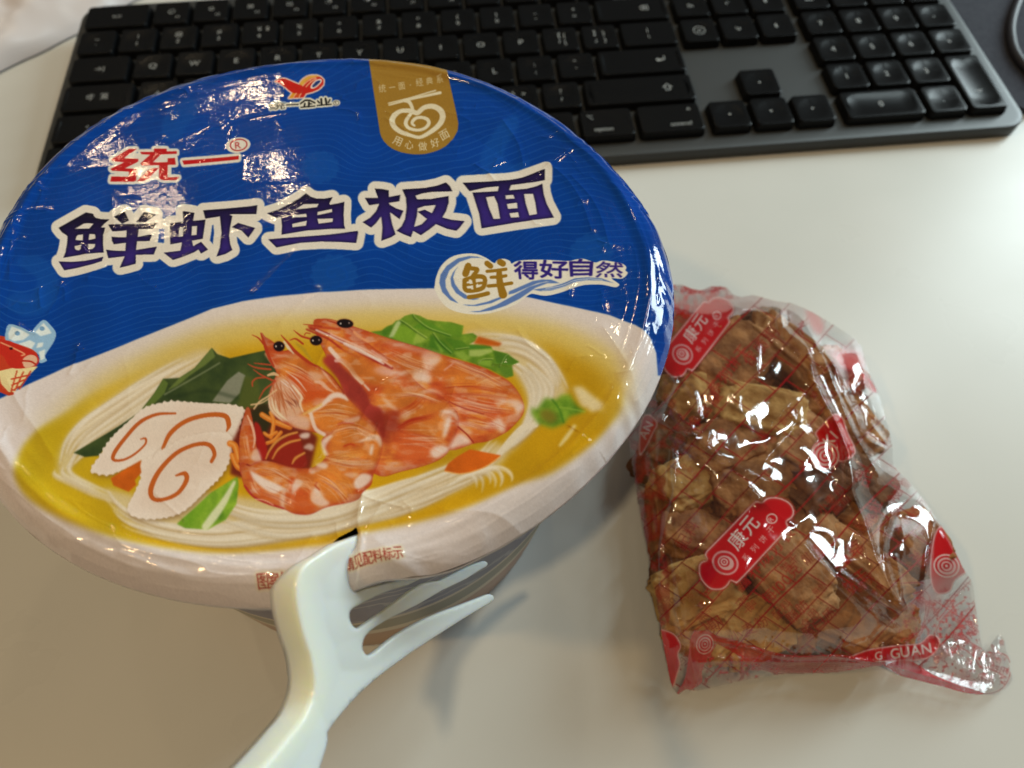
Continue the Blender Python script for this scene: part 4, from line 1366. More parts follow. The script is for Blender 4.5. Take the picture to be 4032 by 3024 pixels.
# radial puckers round the turned-down edge
puck = np.sin(th * 64 + 30 * fbm2(P2, 20, 106, 2)) * np.clip((s_ - 0.93) / 0.05, 0, 1) * (0.05 + 0.55 * np.clip(fbm2(P2, 22, 107, 2) + 0.05, 0, 1))
rel += puck
AR = np.stack([th * 75.0, s_ * 75.0 * 7.0], 1)                    # wrinkles running along the rim
rimw = np.clip((s_ - 0.84) / 0.08, 0, 1)
rel += (0.34 * fbm2(AR, 13, 121, 2) + 0.10 * np.exp(-np.abs(fbm2(AR, 17, 122, 2)) / 0.05)) * rimw
CRE = [("1330,2105 1412,2050 1425,1960 1470,1860 1500,1760 1530,1640", 0.55, 1.3), ("1415,2105 1410,2020 1430,1950", 0.5, 0.9), ("1440,2105 1470,2040 1500,1990", 0.45, 0.8),
       ("1405,1680 1450,1590 1500,1510 1580,1470 1660,1440", 0.55, 1.0), ("1240,1440 1275,1370 1295,1320", 0.5, 1.0), ("2080,700 2140,660 2240,590", 0.55, 0.9), ("2160,640 2230,700 2290,790 2330,900", 0.4, 1.2),
       ("1980,470 2040,560 2060,640", 0.4, 1.0), ("2250,690 2330,780 2370,860 2400,960", 0.35, 1.0), ("1000,1140 1080,1060 1150,990", 0.45, 1.2), ("880,930 940,900 1060,880 1160,850", 0.3, 1.2),
       ("1100,1260 1180,1190 1260,1140", 0.4, 1.4), ("1480,2130 1560,2190 1700,2210 1850,2190", 0.7, 2.2), ("1500,2200 1620,2260 1800,2250", 0.6, 1.8), ("1750,2010 1850,2020 1960,2030 2090,2090", 0.5, 1.6),
       ("2380,1290 2460,1420 2520,1560", 0.35, 1.3), ("2300,1900 2400,1760 2450,1640", 0.4, 1.2), ("90,1850 250,2000 500,2120 800,2190 1150,2190", 0.35, 1.5), ("250,2110 500,2220 800,2290 1100,2300", 0.7, 1.7), ("480,2180 760,2270 1040,2270", 0.5, 1.4),
       ("1150,2290 1180,2200 1230,2110", 0.4, 1.4), ("30,1500 80,1600 150,1700 210,1800", 0.4, 1.4), ("60,900 40,1000 40,1100", 0.35, 1.0)]
for p, amp, w in CRE:
    L = np.array([at(x, y, LID_Z)[:2] for x, y in catmull(pts(p), 5)])
    rel += 0.6 * amp * tent(P2, L, w)
for k in range(90):                                             # short nicks in the foil, mostly near the rim
    t0 = RNG.uniform(0, 2 * math.pi)
    q0 = LC + (lid_r(t0) * RNG.uniform(0.6, 0.96)) * np.array([math.cos(t0), math.sin(t0)])
    an_ = t0 + RNG.normal(0.6, 0.8)
    L_ = RNG.uniform(2, 9)
    q = q0 + np.linspace(-.5, .5, 4)[:, None] * L_ * np.array([math.cos(an_), math.sin(an_)]) + RNG.normal(0, 0.4, (4, 2))
    near = np.abs(P2 - q0).max(1) < 9
    rel[near] += RNG.uniform(0.06, 0.22) * tent(P2[near], q, RNG.uniform(0.35, 0.8))
# the lid bulges over the prong that pierces it
dS = UV - np.array([1470, 2190])
_w = np.where(UV[:, 1] > 2085, 2.0, 2.0 + 0.35 * (2085 - UV[:, 1]))
rel += 0.6 * np.exp(-(dS[:, 0] / 110) ** 2 - (dS[:, 1] / 120) ** 2) / (1 + np.exp(-np.clip((UV[:, 0] - 1416) / _w, -30, 30)))
rel += 0.35 * np.exp(-((UV[:, 0] - 1425) / 14) ** 2) * ((UV[:, 1] > 2090) & (UV[:, 1] < 2250))
dent = np.exp(-((UV[:, 0] - 1500) / 170) ** 2) * (UV[:, 1] > 1900) * np.clip((s_ - 0.90) / 0.10, 0, 1) ** 1.5
V = flatP.copy()
V[:, 2] += rel + 2.6 * dent
V[:, :2] -= (P2 - LC) / 75 * (1.4 * dent)[:, None]
ink = K.sample(UV)
cols = np.c_[s2l(ink[:, :3] * 0.985), np.ones(len(V))]
F = grid_faces(ML, ML)
hole = pts("788,300 815,272 850,250 905,222 930,203 938,216 946,243 870,272 810,298", (800, 1950, 1300 / 2008))
_, ins = poly_dist(UV, hole) if False else (None, None)
sel = (UV[:, 0] > 1290) & (UV[:, 0] < 1440) & (UV[:, 1] > 2060) & (UV[:, 1] < 2160)
ins = np.zeros(len(UV), bool)
ins[sel] = poly_dist(UV[sel], hole)[1]
F = F[~ins[F].any(1)]
if True:   # outward facing upwards
    F = F[:, ::-1]
m_lid, nt, b = principled("printed_lid_foil", (0.5, 0.5, 0.5), 0.075, spec=0.5)
an = nt.nodes.new('ShaderNodeVertexColor')
an.layer_name = "ink"
nt.links.new(an.outputs['Color'], b.inputs['Base Color'])
n1_, _ = add_bump(nt, None, 560.0, 0.17, 0.0002, 1.0)
n2_, _ = add_bump(nt, b, 1300.0, 0.16, 0.00012, 2.0, normal=n1_)
b.inputs['Coat Weight'].default_value = 0.0
b.inputs['Coat Roughness'].default_value = 0.08
nt.links.new(n2_, b.inputs['Coat Normal'])
lid = mesh_np("lid", V, F, m_lid, bowl_root, cols=cols)
# hem: the turned-under edge of the lid
NT = 400
a2 = np.linspace(0, 2 * math.pi, NT, endpoint=False)
rr = lid_r(a2)
V = []
for k in range(NT):
    pk = 0.25 * math.sin(a2[k] * 58)
    for dr, z in ((-0.02, EDGE_Z + 0.05), (0.12, EDGE_Z - 0.5), (-0.1, EDGE_Z - 1.2), (-0.9, EDGE_Z - 1.6), (-2.2, EDGE_Z - 1.3)):
        r = rr[k] + dr
        V.append((LC[0] + r * math.cos(a2[k]), LC[1] + r * math.sin(a2[k]), z + pk * 0.4))
m_hem, nt, b = principled("lid_paper_back", (0.66, 0.63, 0.60), 0.35)
V = np.array(V)
uvh = project(V)
dent = np.exp(-((uvh[:, 0] - 1500) / 170) ** 2) * (uvh[:, 1] > 1900)
V[:, 2] += 2.6 * dent
V[:, :2] -= (V[:, :2] - LC) / 75 * (1.4 * dent)[:, None]
mesh_np("lid_hem", V, grid_faces(NT, 5, True), m_lid, lid, cols=np.c_[s2l(K.sample(uvh)[:, :3]), np.ones(len(V))])

# ------------------------------------------------------------------ the white plastic fork
zf = (800, 1950, 1300 / 2008)
OUT = ("955,238 880,268 800,302 740,338 690,372 650,396 620,420 597,448 580,482 568,520 561,560 560,600 563,650 571,705 582,760 594,812 607,862 624,912 642,962 654,1010 663,1060 669,1110 671,1160 666,1210 654,1262 634,1312 608,1362 575,1408 538,1452 490,1512 440,1572 395,1624 352,1670 300,1730 180,1880 60,2050 20,2160 420,2300 520,2080 600,1930 660,1800 "
       "690,1725 705,1668 724,1614 742,1556 753,1520 758,1486 755,1442 790,1392 830,1342 890,1270 960,1198 1030,1134 1100,1078 1175,1022 1250,968 1325,918 1400,868 1475,820 1550,772 1625,726 1700,682 1745,656 1765,640 1770,625 1762,610 1746,602 1730,604 1650,636 1550,674 1450,710 1370,744 1300,780 1240,812 1180,850 1130,886 1080,928 1048,954 1022,970 1008,975 995,973 982,962 972,945 968,925 970,903 976,880 986,858 1012,828 1050,800 1100,768 1150,740 1225,704 1300,668 1375,624 1450,580 1525,544 1600,508 1660,470 1700,446 1722,434 1730,422 1727,409 1715,401 1700,401 1650,418 1600,440 1520,480 1440,520 1390,526 1340,538 1300,562 1250,592 1200,632 1150,668 1100,704 1050,740 1000,776 965,800 945,811 930,810 915,800 902,782 893,760 890,740 891,718 896,704 910,688 930,676 960,660 1000,638 1050,612 1100,592 1150,575 1250,545 1340,500 1460,450 1500,420 1490,408 1440,418 1340,450 1240,490 1150,520 1060,550 1000,565 970,578 945,588 928,588 915,584 902,570 894,552 890,532 890,510 896,492 908,472 928,454 950,440 1020,400 1150,340 1290,280 1310,262 1290,255 1180,270 1060,262")
op = pts(OUT, zf)
FP1, FP2, FP3 = at(776 * 4032 / 2212, 1157 * 4032 / 2212, 96.5), at(778 * 4032 / 2212, 1230 * 4032 / 2212, 94.0), at(640 * 4032 / 2212, 1520 * 4032 / 2212, 97.6)
FN = np.cross(FP2 - FP1, FP3 - FP1)
FN /= np.linalg.norm(FN)
if FN @ (CAM_C - FP1) < 0:
    FN = -FN
spine = pts("800,302 690,372 620,420 580,482 561,560 563,650 582,760 607,862 642,962 663,1060 671,1160 654,1262 608,1362 538,1452 440,1572 300,1730 60,2050", zf)
gx, gy = np.meshgrid(np.arange(800, 1960, 9.0), np.arange(2090, 3460, 9.0), indexing='ij')
gp = np.stack([gx.ravel() + RNG.uniform(-1, 1, gx.size), gy.ravel() + RNG.uniform(-1, 1, gx.size)], 1)
d_, i_ = poly_dist(gp, op)
gp = gp[i_ & (d_ > 15.0)]
_c = catmull(op, 2, True)
_t = np.roll(_c, -1, 0) - np.roll(_c, 1, 0)
_n = np.stack([-_t[:, 1], _t[:, 0]], 1) / (np.hypot(*_t.T)[:, None] + 1e-9)
for _o in (4.0, 9.5):
    for _s in (1, -1):
        _q = _c + _n * _o * _s
        _d, _i = poly_dist(_q, op)
        gp = np.vstack([gp, _q[_i & (_d > _o * 0.9)]])
allp = np.vstack([op, gp])
nb = len(op)
vo, eo, fo, *_ = delaunay_2d_cdt([Vector(p) for p in allp], [(i, (i + 1) % nb) for i in range(nb)], [], 1, 1e-6)
vo = np.array([tuple(v) for v in vo])
fo = [tuple(f) for f in fo]
dd, _ = poly_dist(vo, op)
rays = np.array([ray(x, y) for x, y in vo])
tt = ((FP1 - CAM_C) @ FN) / (rays @ FN)
mmpx = tt / FPX                                              # mm per photo pixel at that depth (rays have unit forward length)
dmm = dd * mmpx
cre = pts("672,1165 690,1232 722,1330 757,1446", zf)


def sdist_line(P, A, B):
    d = B - A
    return ((P[:, 0] - A[0]) * d[1] - (P[:, 1] - A[1]) * d[0]) / np.hypot(*d)


hand = np.clip(sdist_line(vo, pts("655,1180", zf)[0], pts("760,1450", zf)[0]) * -1, 0, None)
hand = np.where(vo[:, 1] > zf[1] + 1150 * zf[2], hand, 0) * mmpx
push = 0.30 * (1 - np.clip(dmm / 0.45, 0, 1)) ** 2            # rounded rim
push += 0.9 * np.clip(dmm / 7.0, 0, 1) ** 1.5                # hollow of the blade
push -= 0.34 * hand
spd = np.min(np.stack([np.hypot(*(vo - s).T) for s in catmull(spine, 8)]), 0) * mmpx
thick = 0.8 + 4.6 * np.exp(-(spd / 1.6) ** 2) * np.clip((vo[:, 1] - 2180) / 150, 0.15, 1)
Vf = CAM_C + rays * (tt + push)[:, None]
back = Vf - FN * thick[:, None]
nv = len(vo)
bm = bmesh.new()
va = [bm.verts.new(v) for v in Vf]
vb = [bm.verts.new(v) for v in back]
for f in fo:
    bm.faces.new([va[i] for i in f])
    bm.faces.new([vb[i] for i in reversed(f)])
es = {}
for f in fo:
    for i in range(len(f)):
        es[(f[i], f[(i + 1) % len(f)])] = 1
mid = {}
for (i, j) in list(es):
    if (j, i) not in es:
        q = []
        for k in (i, j):
            if k not in mid:
                m1, m2 = Vf[k] * 0.8 + back[k] * 0.2, Vf[k] * 0.2 + back[k] * 0.8
                mid[k] = (bm.verts.new(m1), bm.verts.new(m2))
        bm.faces.new((va[j], va[i], mid[i][0], mid[j][0]))
        bm.faces.new((mid[j][0], mid[i][0], mid[i][1], mid[j][1]))
        bm.faces.new((mid[j][1], mid[i][1], vb[i], vb[j]))
bmesh.ops.recalc_face_normals(bm, faces=bm.faces[:])
m_fork, nt, b = principled("milky_white_plastic", (0.85, 0.89, 0.76), 0.2, spec=0.5)
b.inputs['Subsurface Weight'].default_value = 0.6
b.inputs['Subsurface Radius'].default_value = (1.0, 0.72, 0.28)
b.inputs['Subsurface Scale'].default_value = 0.005
add_bump(nt, b, 260.0, 0.06, 0.0002)
fork = mesh_bm("plastic_fork", bm, m_fork)
tag(fork, "white plastic fork stuck through the near edge of the noodle bowl lid", "fork")

# ------------------------------------------------------------------ the clear bag of biscuits
OUTB = pts("2560,1150 2600,1128 2640,1122 2680,1118 2715,1132 2760,1142 2800,1126 2860,1130 2885,1156 2920,1168 2965,1160 3010,1172 3060,1185 3115,1192 3170,1213 3230,1245 3290,1282 3345,1318 3392,1362 3410,1430 3440,1500 3468,1575 3490,1650 3506,1710 3515,1765 3520,1832 "
           "3560,1875 3605,1925 3655,1990 3702,2058 3752,2150 3792,2232 3812,2265 3832,2300 3840,2370 3850,2440 3862,2520 3880,2560 3905,2530 3930,2496 3952,2512 3962,2560 3978,2600 3976,2640 3990,2668 3975,2700 3945,2722 3915,2738 3850,2736 3790,2728 3720,2708 3650,2690 3580,2672 3530,2656 3478,2622 "
           "3400,2632 3300,2648 3200,2652 3100,2654 3050,2660 2980,2672 2910,2684 2850,2698 2790,2712 2740,2722 2700,2716 2672,2738 2655,2722 2640,2690 2622,2600 2604,2500 2590,2400 2574,2300 2556,2200 2536,2100 2512,1980 2492,1850 2476,1760 2470,1690 2480,1590 2492,1500 2506,1400 2522,1290 2536,1200")
CONT = pts("2500,1450 2600,1290 2760,1240 2950,1215 3150,1270 3320,1390 3430,1600 3480,1830 3540,2000 3680,2060 3690,2280 3560,2400 3440,2540 3200,2560 2900,2560 2660,2540 2580,2300 2520,1900")
B = Canvas(2430, 1080, 806, 850, 2.0, (190, 22, 28))
BH, BW = B.h, B.w
zb1, zb2, zb3, zb4 = (2400, 1000, 1200 / 2212), (2450, 1800, 1582 / 2212), (3400, 1700, 632 / 953), (2700, 1900, 600 / 1991)
INK = (200, 20, 28)
PALE = (236, 206, 200)
# general red haze of the fine print seen through the film
hz = np.clip((vnoise(BH, BW, 40, 201, 3) - 0.45) * 2.2, 0, 1) * 0.02
B.a = np.maximum(B.a, hz)


def ln(p, w, a, z=(0, 0, 1), sm=4):
    m = B.mask(stroke(pts(p, z), w, sm))
    B.paint(m, INK)
    b = B.bbox(m)
    if b:
        B.a[b] = np.maximum(B.a[b], m[b] * a)


def area_ink(p, col, a, z=(0, 0, 1), sm=4, soft=0, P=None):
    q = [catmull(pts(p, z), sm, True)] if P is None else P
    m = B.soften(B.mask([orient(x) for x in q]), soft)
    B.paint(m, col)
    b = B.bbox(m)
    B.a[b] = np.maximum(B.a[b], m[b] * a)
    return m


def lettering(s, x, y, size, deg, col=INK, a=0.6, bold=0.0, wide=1.0):
    m = B.mask(text_polys(s, x, y, size, math.radians(deg), 1.0, wide))
    if bold:
        m = B.grow(m, bold)
    B.paint(m, col)
    b = B.bbox(m)
    if b:
        B.a[b] = np.maximum(B.a[b], m[b] * a)


# ruled grid, running up to the right
d1 = np.array([math.cos(math.radians(-47)), math.sin(math.radians(-47))])
d2 = np.array([math.cos(math.radians(33)), math.sin(math.radians(33))])
rg = np.random.default_rng(5)
for k in range(-6, 10):
    c = np.array([3050, 1960]) + d2 * k * 98
    q = np.array([c + d1 * t + np.array([0, 9 * math.sin(t / 90 + k)]) for t in np.linspace(-760, 760, 26)])
    m = B.mask(stroke(q, 4.6 if k % 3 else 6.5, 0))
    B.paint(m, (150, 18, 24))
    B.a = np.maximum(B.a, m * (0.85 if k % 3 else 0.95))
for k in range(-10, 11):
    c = np.array([3050, 1960]) + d1 * k * 120
    for j in range(-6, 7):
        if rg.random() < 0.7:
            o = c + d2 * j * 98 + d1 * (60 if j % 2 else 0)
            m = B.mask(stroke(np.array([o, o + d2 * 98]), 4.6, 0))
            B.paint(m, (150, 18, 24))
            B.a = np.maximum(B.a, m * 0.85)
# fine nutrition print
for s, x, y, sz, dg in (("营养成分表", 2925, 2330, 62, -47), ("每100克", 3030, 2385, 58, -47), ("产品名称", 2800, 2370, 56, -47), ("能量", 3180, 2230, 54, -40), ("25克", 3290, 2240, 66, -32), ("饼干", 3340, 2340, 56, -36), ("配料", 2700, 2170, 60, -60), ("小麦粉", 2890, 2540, 56, -30),
                        ("日期", 2760, 2530, 60, -35), ("净含量", 2740, 1700, 60, -52), ("系列饼干", 2820, 1560, 56, -52), ("保质期", 2960, 1450, 60, -50), ("产地", 3160, 1320, 58, -30), ("脂肪", 3120, 2460, 52, -44), ("蛋白质", 3180, 2520, 52, -40), ("品", 3420, 1920, 70, -70), ("地址", 3440, 2080, 56, -70),
                        ("品·地址", 3545, 2030, 46, -86), ("示", 3640, 2000, 44, -60), ("能量", 3730, 2420, 36, 40), ("食品", 3780, 2440, 40, 40), ("每份", 3740, 2510, 36, 30), ("食用", 3930, 2540, 28, 10), ("饼干", 3900, 2640, 34, 20), ("公司", 3840, 2690, 34, 10), ("脂肪", 3890, 2590, 28, 30), ("碳水", 3820, 2560, 34, 40)):
    lettering(s, x, y, sz, dg, (176, 22, 26), 0.72)

_rt = np.random.default_rng(77)
_wd = ["每份", "能量", "食用", "饼干", "脂肪", "配料", "产地", "日期", "净含量", "小麦粉", "食品", "公司"]
for _k in range(70):
    _x, _y = _rt.uniform(2560, 3860), _rt.uniform(1220, 2640)
    lettering(_wd[_k % len(_wd)], _x, _y, _rt.uniform(28, 46), _rt.choice([-47, -47, -47, 43]), (170, 22, 26), 0.62)

# the red name plates
TAGS = "170,1120 180,1065 215,1030 275,1010 250,950 265,905 320,845 600,560 880,270 940,245 1000,255 1040,215 1120,190 1230,200 1340,250 1400,320 1415,400 1385,465 1318,510 1340,570 1310,632 1000,970 700,1290 640,1305 585,1283 560,1330 500,1385 420,1405 320,1390 230,1310 180,1220"


def name_plate(f, k=1.0, a=1.0):
    """f maps coordinates of the traced plate (photo px) to its own place on the film"""
    q = f(catmull(pts(TAGS, zb4), 3, True))
    m = B.mask([orient(q)])
    B.paint(B.grow(m, 7 * k), (206, 60, 60))
    B.a = np.maximum(B.a, B.grow(m, 7 * k) * 0.35 * a)
    B.paint(m, PALE)
    B.a = np.maximum(B.a, m * 0.86 * a)
    sm = np.clip(B.soften(m, 3.4 * k) * 2 - 1, 0, 1)
    sm = np.clip(B.soften(m, 2.4 * k) * 3.2 - 2.2, 0, 1)
    B.paint(sm, INK)
    B.a = np.maximum(B.a, sm * 0.97 * a)

    def put(polys, col=PALE, bold=0):
        mm = B.mask([f(p) for p in polys])
        if bold:
            mm = B.grow(mm, bold)
        B.paint(mm, col)

    cx, cy = zb4[0] + 517 * zb4[2], zb4[1] + 1050 * zb4[2]
    put([orient(ellipse(cx, cy, 54, 47, 0.5))], (222, 150, 150))
    put([orient(ellipse(cx, cy, 46, 39, 0.5))], (200, 40, 46))
    put([orient(ellipse(cx + 2, cy, 33, 27, 0.5))], (222, 170, 166))
    put([orient(ellipse(cx - 3, cy - 3, 21, 19, 0.5))], (196, 34, 40))
    put([orient(ellipse(cx - 4, cy - 4, 15, 14, 0.5))], (226, 180, 176))
    put([orient(ellipse(cx - 4, cy - 4, 9, 8, 0.5))], (190, 30, 36))
    put([orient(ellipse(cx - 4, cy - 4, 4, 4, 0.5))], (226, 180, 176))
    dg = math.radians(-50)
    for ch, x, y, s in (("康", 690, 905, 250), ("元", 850, 705, 235)):
        put(text_polys(ch, zb4[0] + x * zb4[2], zb4[1] + y * zb4[2], s * zb4[2], dg), (232, 224, 216), 2.0 * k)
    for ch, x, y in (("系", 795, 1045), ("列", 905, 925), ("饼", 1015, 805), ("干", 1120, 682)):
        put(text_polys(ch, zb4[0] + x * zb4[2], zb4[1] + y * zb4[2], 102 * zb4[2], dg), (230, 196, 190), 0.8 * k)
    rx, ry = zb4[0] + 1125 * zb4[2], zb4[1] + 472 * zb4[2]
    e = ellipse(rx, ry, 20, 18)
    put(stroke(np.vstack([e, e[:1]]), 4.5, 0), PALE)
    put(text_polys("R", rx - 1, ry + 15, 26, dg), PALE, 0.6 * k)


name_plate(lambda q: q)
cB = np.array([2938.0, 2140.0])
ca, sa = math.cos(math.radians(-3)), math.sin(math.radians(-3))
cT = np.array([2748.0, 1328.0])


def to_top(q):
    d = (np.asarray(q) - cB) * np.array([0.78, 0.84])
    return cT + np.stack([d[:, 0] * ca - d[:, 1] * sa, d[:, 0] * sa + d[:, 1] * ca], 1)


name_plate(to_top, 0.85, 0.95)


def emblem(cx, cy, r, ry=None):
    ry = ry or r
    for f, col in ((1.0, PALE), (0.88, INK), (0.72, (228, 180, 176)), (0.55, INK), (0.42, (228, 180, 176)), (0.27, INK), (0.12, PALE)):
        m = B.mask([orient(ellipse(cx, cy, r * f, ry * f, 0.3))])
        B.paint(m, col)
        B.a = np.maximum(B.a, m * 0.9)


def plate(p, z, a=0.95, sm=3):
    q = catmull(pts(p, z), sm, True)
    m = B.mask([orient(q)])
    B.paint(m, PALE)
    B.a = np.maximum(B.a, m * 0.85)
    i = np.clip(B.soften(m, 2.4) * 3.2 - 2.2, 0, 1)
    B.paint(i, INK)
    B.a = np.maximum(B.a, i * a)


plate("1510,1350 1490,1300 1540,1240 1620,1160 1690,1180 1730,1290 1790,1440 1700,1510 1640,1500 1590,1560 1500,1560 1460,1480 1470,1400", zb1)
emblem(zb1[0] + 1565 * zb1[2], zb1[1] + 1465 * zb1[2], 56, 56)
lettering("KI", zb1[0] + 1600 * zb1[2], zb1[1] + 1400 * zb1[2], 56, -47, (236, 226, 220), 1, 1.6)
plate("240,1180 285,1162 325,1190 350,1235 320,1300 260,1420 215,1460 215,1300", zb1)
lettering("AN", zb1[0] + 262 * zb1[2], zb1[1] + 1350 * zb1[2], 44, -62, (236, 226, 220), 1, 1.5)
plate("420,610 470,560 540,680 600,780 618,830 545,885 515,950 440,965 400,900 395,760", zb3)
emblem(zb3[0] + 493 * zb3[2], zb3[1] + 797 * zb3[2], 52, 46)
plate("1240,1115 1330,1065 1450,1042 1560,1030 1640,1022 1690,975 1735,985 1752,1020 1735,1065 1690,1105 1640,1118 1540,1125 1420,1128", zb2)
lettering("G", zb2[0] + 1395 * zb2[2], zb2[1] + 1118 * zb2[2], 42, -8, (240, 230, 224), 1, 1.6)
lettering("GUAN", zb2[0] + 1482 * zb2[2], zb2[1] + 1112 * zb2[2], 52, -9, (240, 230, 224), 1, 2.2)
area_ink("1450,1150 1580,1120 1700,1190 1830,1245 1990,1300 1900,1310 1750,1275 1600,1235", INK, 0.92, zb2)
plate("180,955 250,955 300,985 326,1040 310,1085 322,1140 305,1200 285,1262 262,1262 230,1110", zb2)
lettering("R", zb2[0] + 226 * zb2[2], zb2[1] + 1050 * zb2[2], 24, -40, PALE, 1, .6)
area_ink("380,985 420,955 490,965 525,1000 510,1050 470,1110 440,1180 440,1240 380,1280 300,1305 340,1230 360,1130", (206, 60, 64), 0.72, zb2)
emblem(zb2[0] + 455 * zb2[2], zb2[1] + 1030 * zb2[2], 34, 40)
area_ink("1420,405 1500,430 1560,520 1530,590 1480,560 1440,480", (206, 70, 70), 0.8, zb1, soft=4)
area_ink("1630,720 1720,705 1810,720 1835,800 1790,850 1690,830 1640,790", (224, 110, 110), 0.8, zb1, soft=5)
area_ink("1830,870 1880,890 1940,980 1930,1010 1870,970", INK, 0.9, zb1, soft=1)
# bunched print along the seam and over the free flaps
for i in range(11):
    y = i * 15
    ln("%d,%d 620,%d 720,%d 860,%d 1020,%d 1180,%d 1330,%d 1460,%d" % (520, 985 + y * .25, 1010 + y * .45, 1040 + y * .7, 1085 + y * .7, 1098 + y * .62, 1090 + y * .7, 1112 + y * .6, 1150 + y * .25), 5.5, 0.7, zb2)
fl = B.mask([orient(catmull(pts("2540,1150 2680,1110 2860,1120 2910,1175 2820,1180 2740,1230 2620,1330 2540,1400"), 3, True))])
B.a = np.maximum(B.a, fl * np.clip((vnoise(BH, BW, 9, 211, 3) - 0.36) * 2.6, 0, 0.75))
fl = B.mask([orient(catmull(pts("2780,2570 3000,2600 3300,2610 3500,2600 3480,2630 3200,2655 2960,2680 2700,2725 2720,2640"), 3, True))])
B.a = np.maximum(B.a, fl * np.clip((vnoise(BH, BW, 7, 212, 3) - 0.5) * 4.0, 0, 0.75))
fl = B.mask([orient(catmull(pts("3560,2420 3700,2350 3830,2360 3870,2540 3980,2600 3970,2700 3800,2725 3600,2670 3540,2560"), 3, True))])
B.a = np.maximum(B.a, fl * np.clip((vnoise(BH, BW, 6, 213, 3) - 0.56) * 4.5, 0, 0.7))
fl = B.mask([orient(catmull(pts("2480,1700 2560,1560 2620,1700 2620,2050 2640,2400 2600,2480 2540,2200"), 3, True))])
B.a = np.maximum(B.a, fl * np.clip((vnoise(BH, BW, 14, 214, 3) - 0.42) * 2.4, 0, 0.5))
for p in ("560,560 660,470 760,450 900,520", "420,1200 470,1110 540,1040 600,1000", "420,1000 600,1120 740,1240 820,1330", "560,1150 700,1160 790,1340", "540,1260 640,1320 700,1400 760,1390", "300,960 370,950 395,1010 370,1120 330,1210 230,1230", "310,990 360,990 370,1060 340,1180 270,1210", "220,900 330,895 360,900", "640,880 560,960 490,1060 440,1120", "520,1190 600,1230 700,1290", "730,1400 800,1430 850,1460", "730,1310 850,1330 870,1440 800,1540 640,1560"):
    ln(p, 3.6, 0.7, zb3)

# --- biscuits, each a lump of its own
BM = {}
LUMPS = []


def biscuit_mat(kind):
    if kind in BM:
        return BM[kind]
    lo, hi = {"brown": ((0.20, 0.076, 0.022), (0.45, 0.21, 0.074)), "tan": ((0.26, 0.112, 0.04), (0.50, 0.27, 0.112)), "yellow": ((0.36, 0.18, 0.048), (0.62, 0.38, 0.13)),
              "dark": ((0.09, 0.036, 0.014), (0.21, 0.09, 0.034)), "pink": ((0.40, 0.12, 0.09), (0.62, 0.28, 0.2))}[kind]
    m, nt, b = principled(kind + "_biscuit", lo, 0.8, spec=0.15)
    noise_color(nt, b, [(0.34, lo), (0.66, hi)], 170.0, 6)
    n, _ = add_bump(nt, b, 420.0, 0.7, 0.0012, 6.0)
    BM[kind] = m
    return m


def biscuit(x, y, z, size, rot, kind, shape, label, seed):
    """x, y photo position of its middle, z height of its middle in mm, size (length, width, height) mm"""
    c = at(x, y, z)
    bm = bmesh.new()
    bmesh.ops.create_icosphere(bm, subdivisions=5, radius=1.0)
    off = Vector((seed * 3.7, seed * 1.3, seed * 2.1))
    for v in bm.verts:
        d = v.co.normalized()
        e = {"stick": 0.5, "block": 0.4, "ball": 0.9, "lump": 0.55}[shape]
        p = Vector([math.copysign(abs(k) ** e, k) for k in d])
        k = 1 + 0.16 * mnoise.noise(d * 1.6 + off) + 0.09 * mnoise.noise(d * 4.2 + off)
        if shape == "stick":
            k += 0.08 * math.sin(d.y * 12 + 2 * mnoise.noise(d * 2 + off))
        if shape in ("lump", "block"):
            k += 0.06 * abs(mnoise.noise(d * 7 + off)) + 0.014 * math.sin(d.x * 13 + 3 * d.y + 2 * mnoise.noise(d * 2 + off))
        q = Vector((p.x * size[0] / 2, p.y * size[1] / 2, p.z * size[2] / 2)) * k
        q += d * (0.45 * mnoise.noise(q * 0.45 + off) + 0.25 * mnoise.noise(q * 1.2 + off))
        v.co = q
    bmesh.ops.rotate(bm, verts=bm.verts, cent=(0, 0, 0), matrix=Matrix.Rotation(math.radians(rot), 3, 'Z') @ Matrix.Rotation(random.uniform(-.25, .25), 3, 'X'))
    zmin = min(v.co.z for v in bm.verts)
    lift = max(0, 2.4 - (c[2] + zmin))
    o = mesh_bm("biscuit", bm, biscuit_mat(kind))
    o.location = Vector((c[0], c[1], c[2] + lift)) * MM
    co = np.empty(len(o.data.vertices) * 3, np.float32)
    o.data.vertices.foreach_get('co', co)
    LUMPS.append(co.reshape(-1, 3) / MM + np.array([c[0], c[1], c[2] + lift]))
    return tag(o, label, "biscuit", "biscuits inside the clear bag")


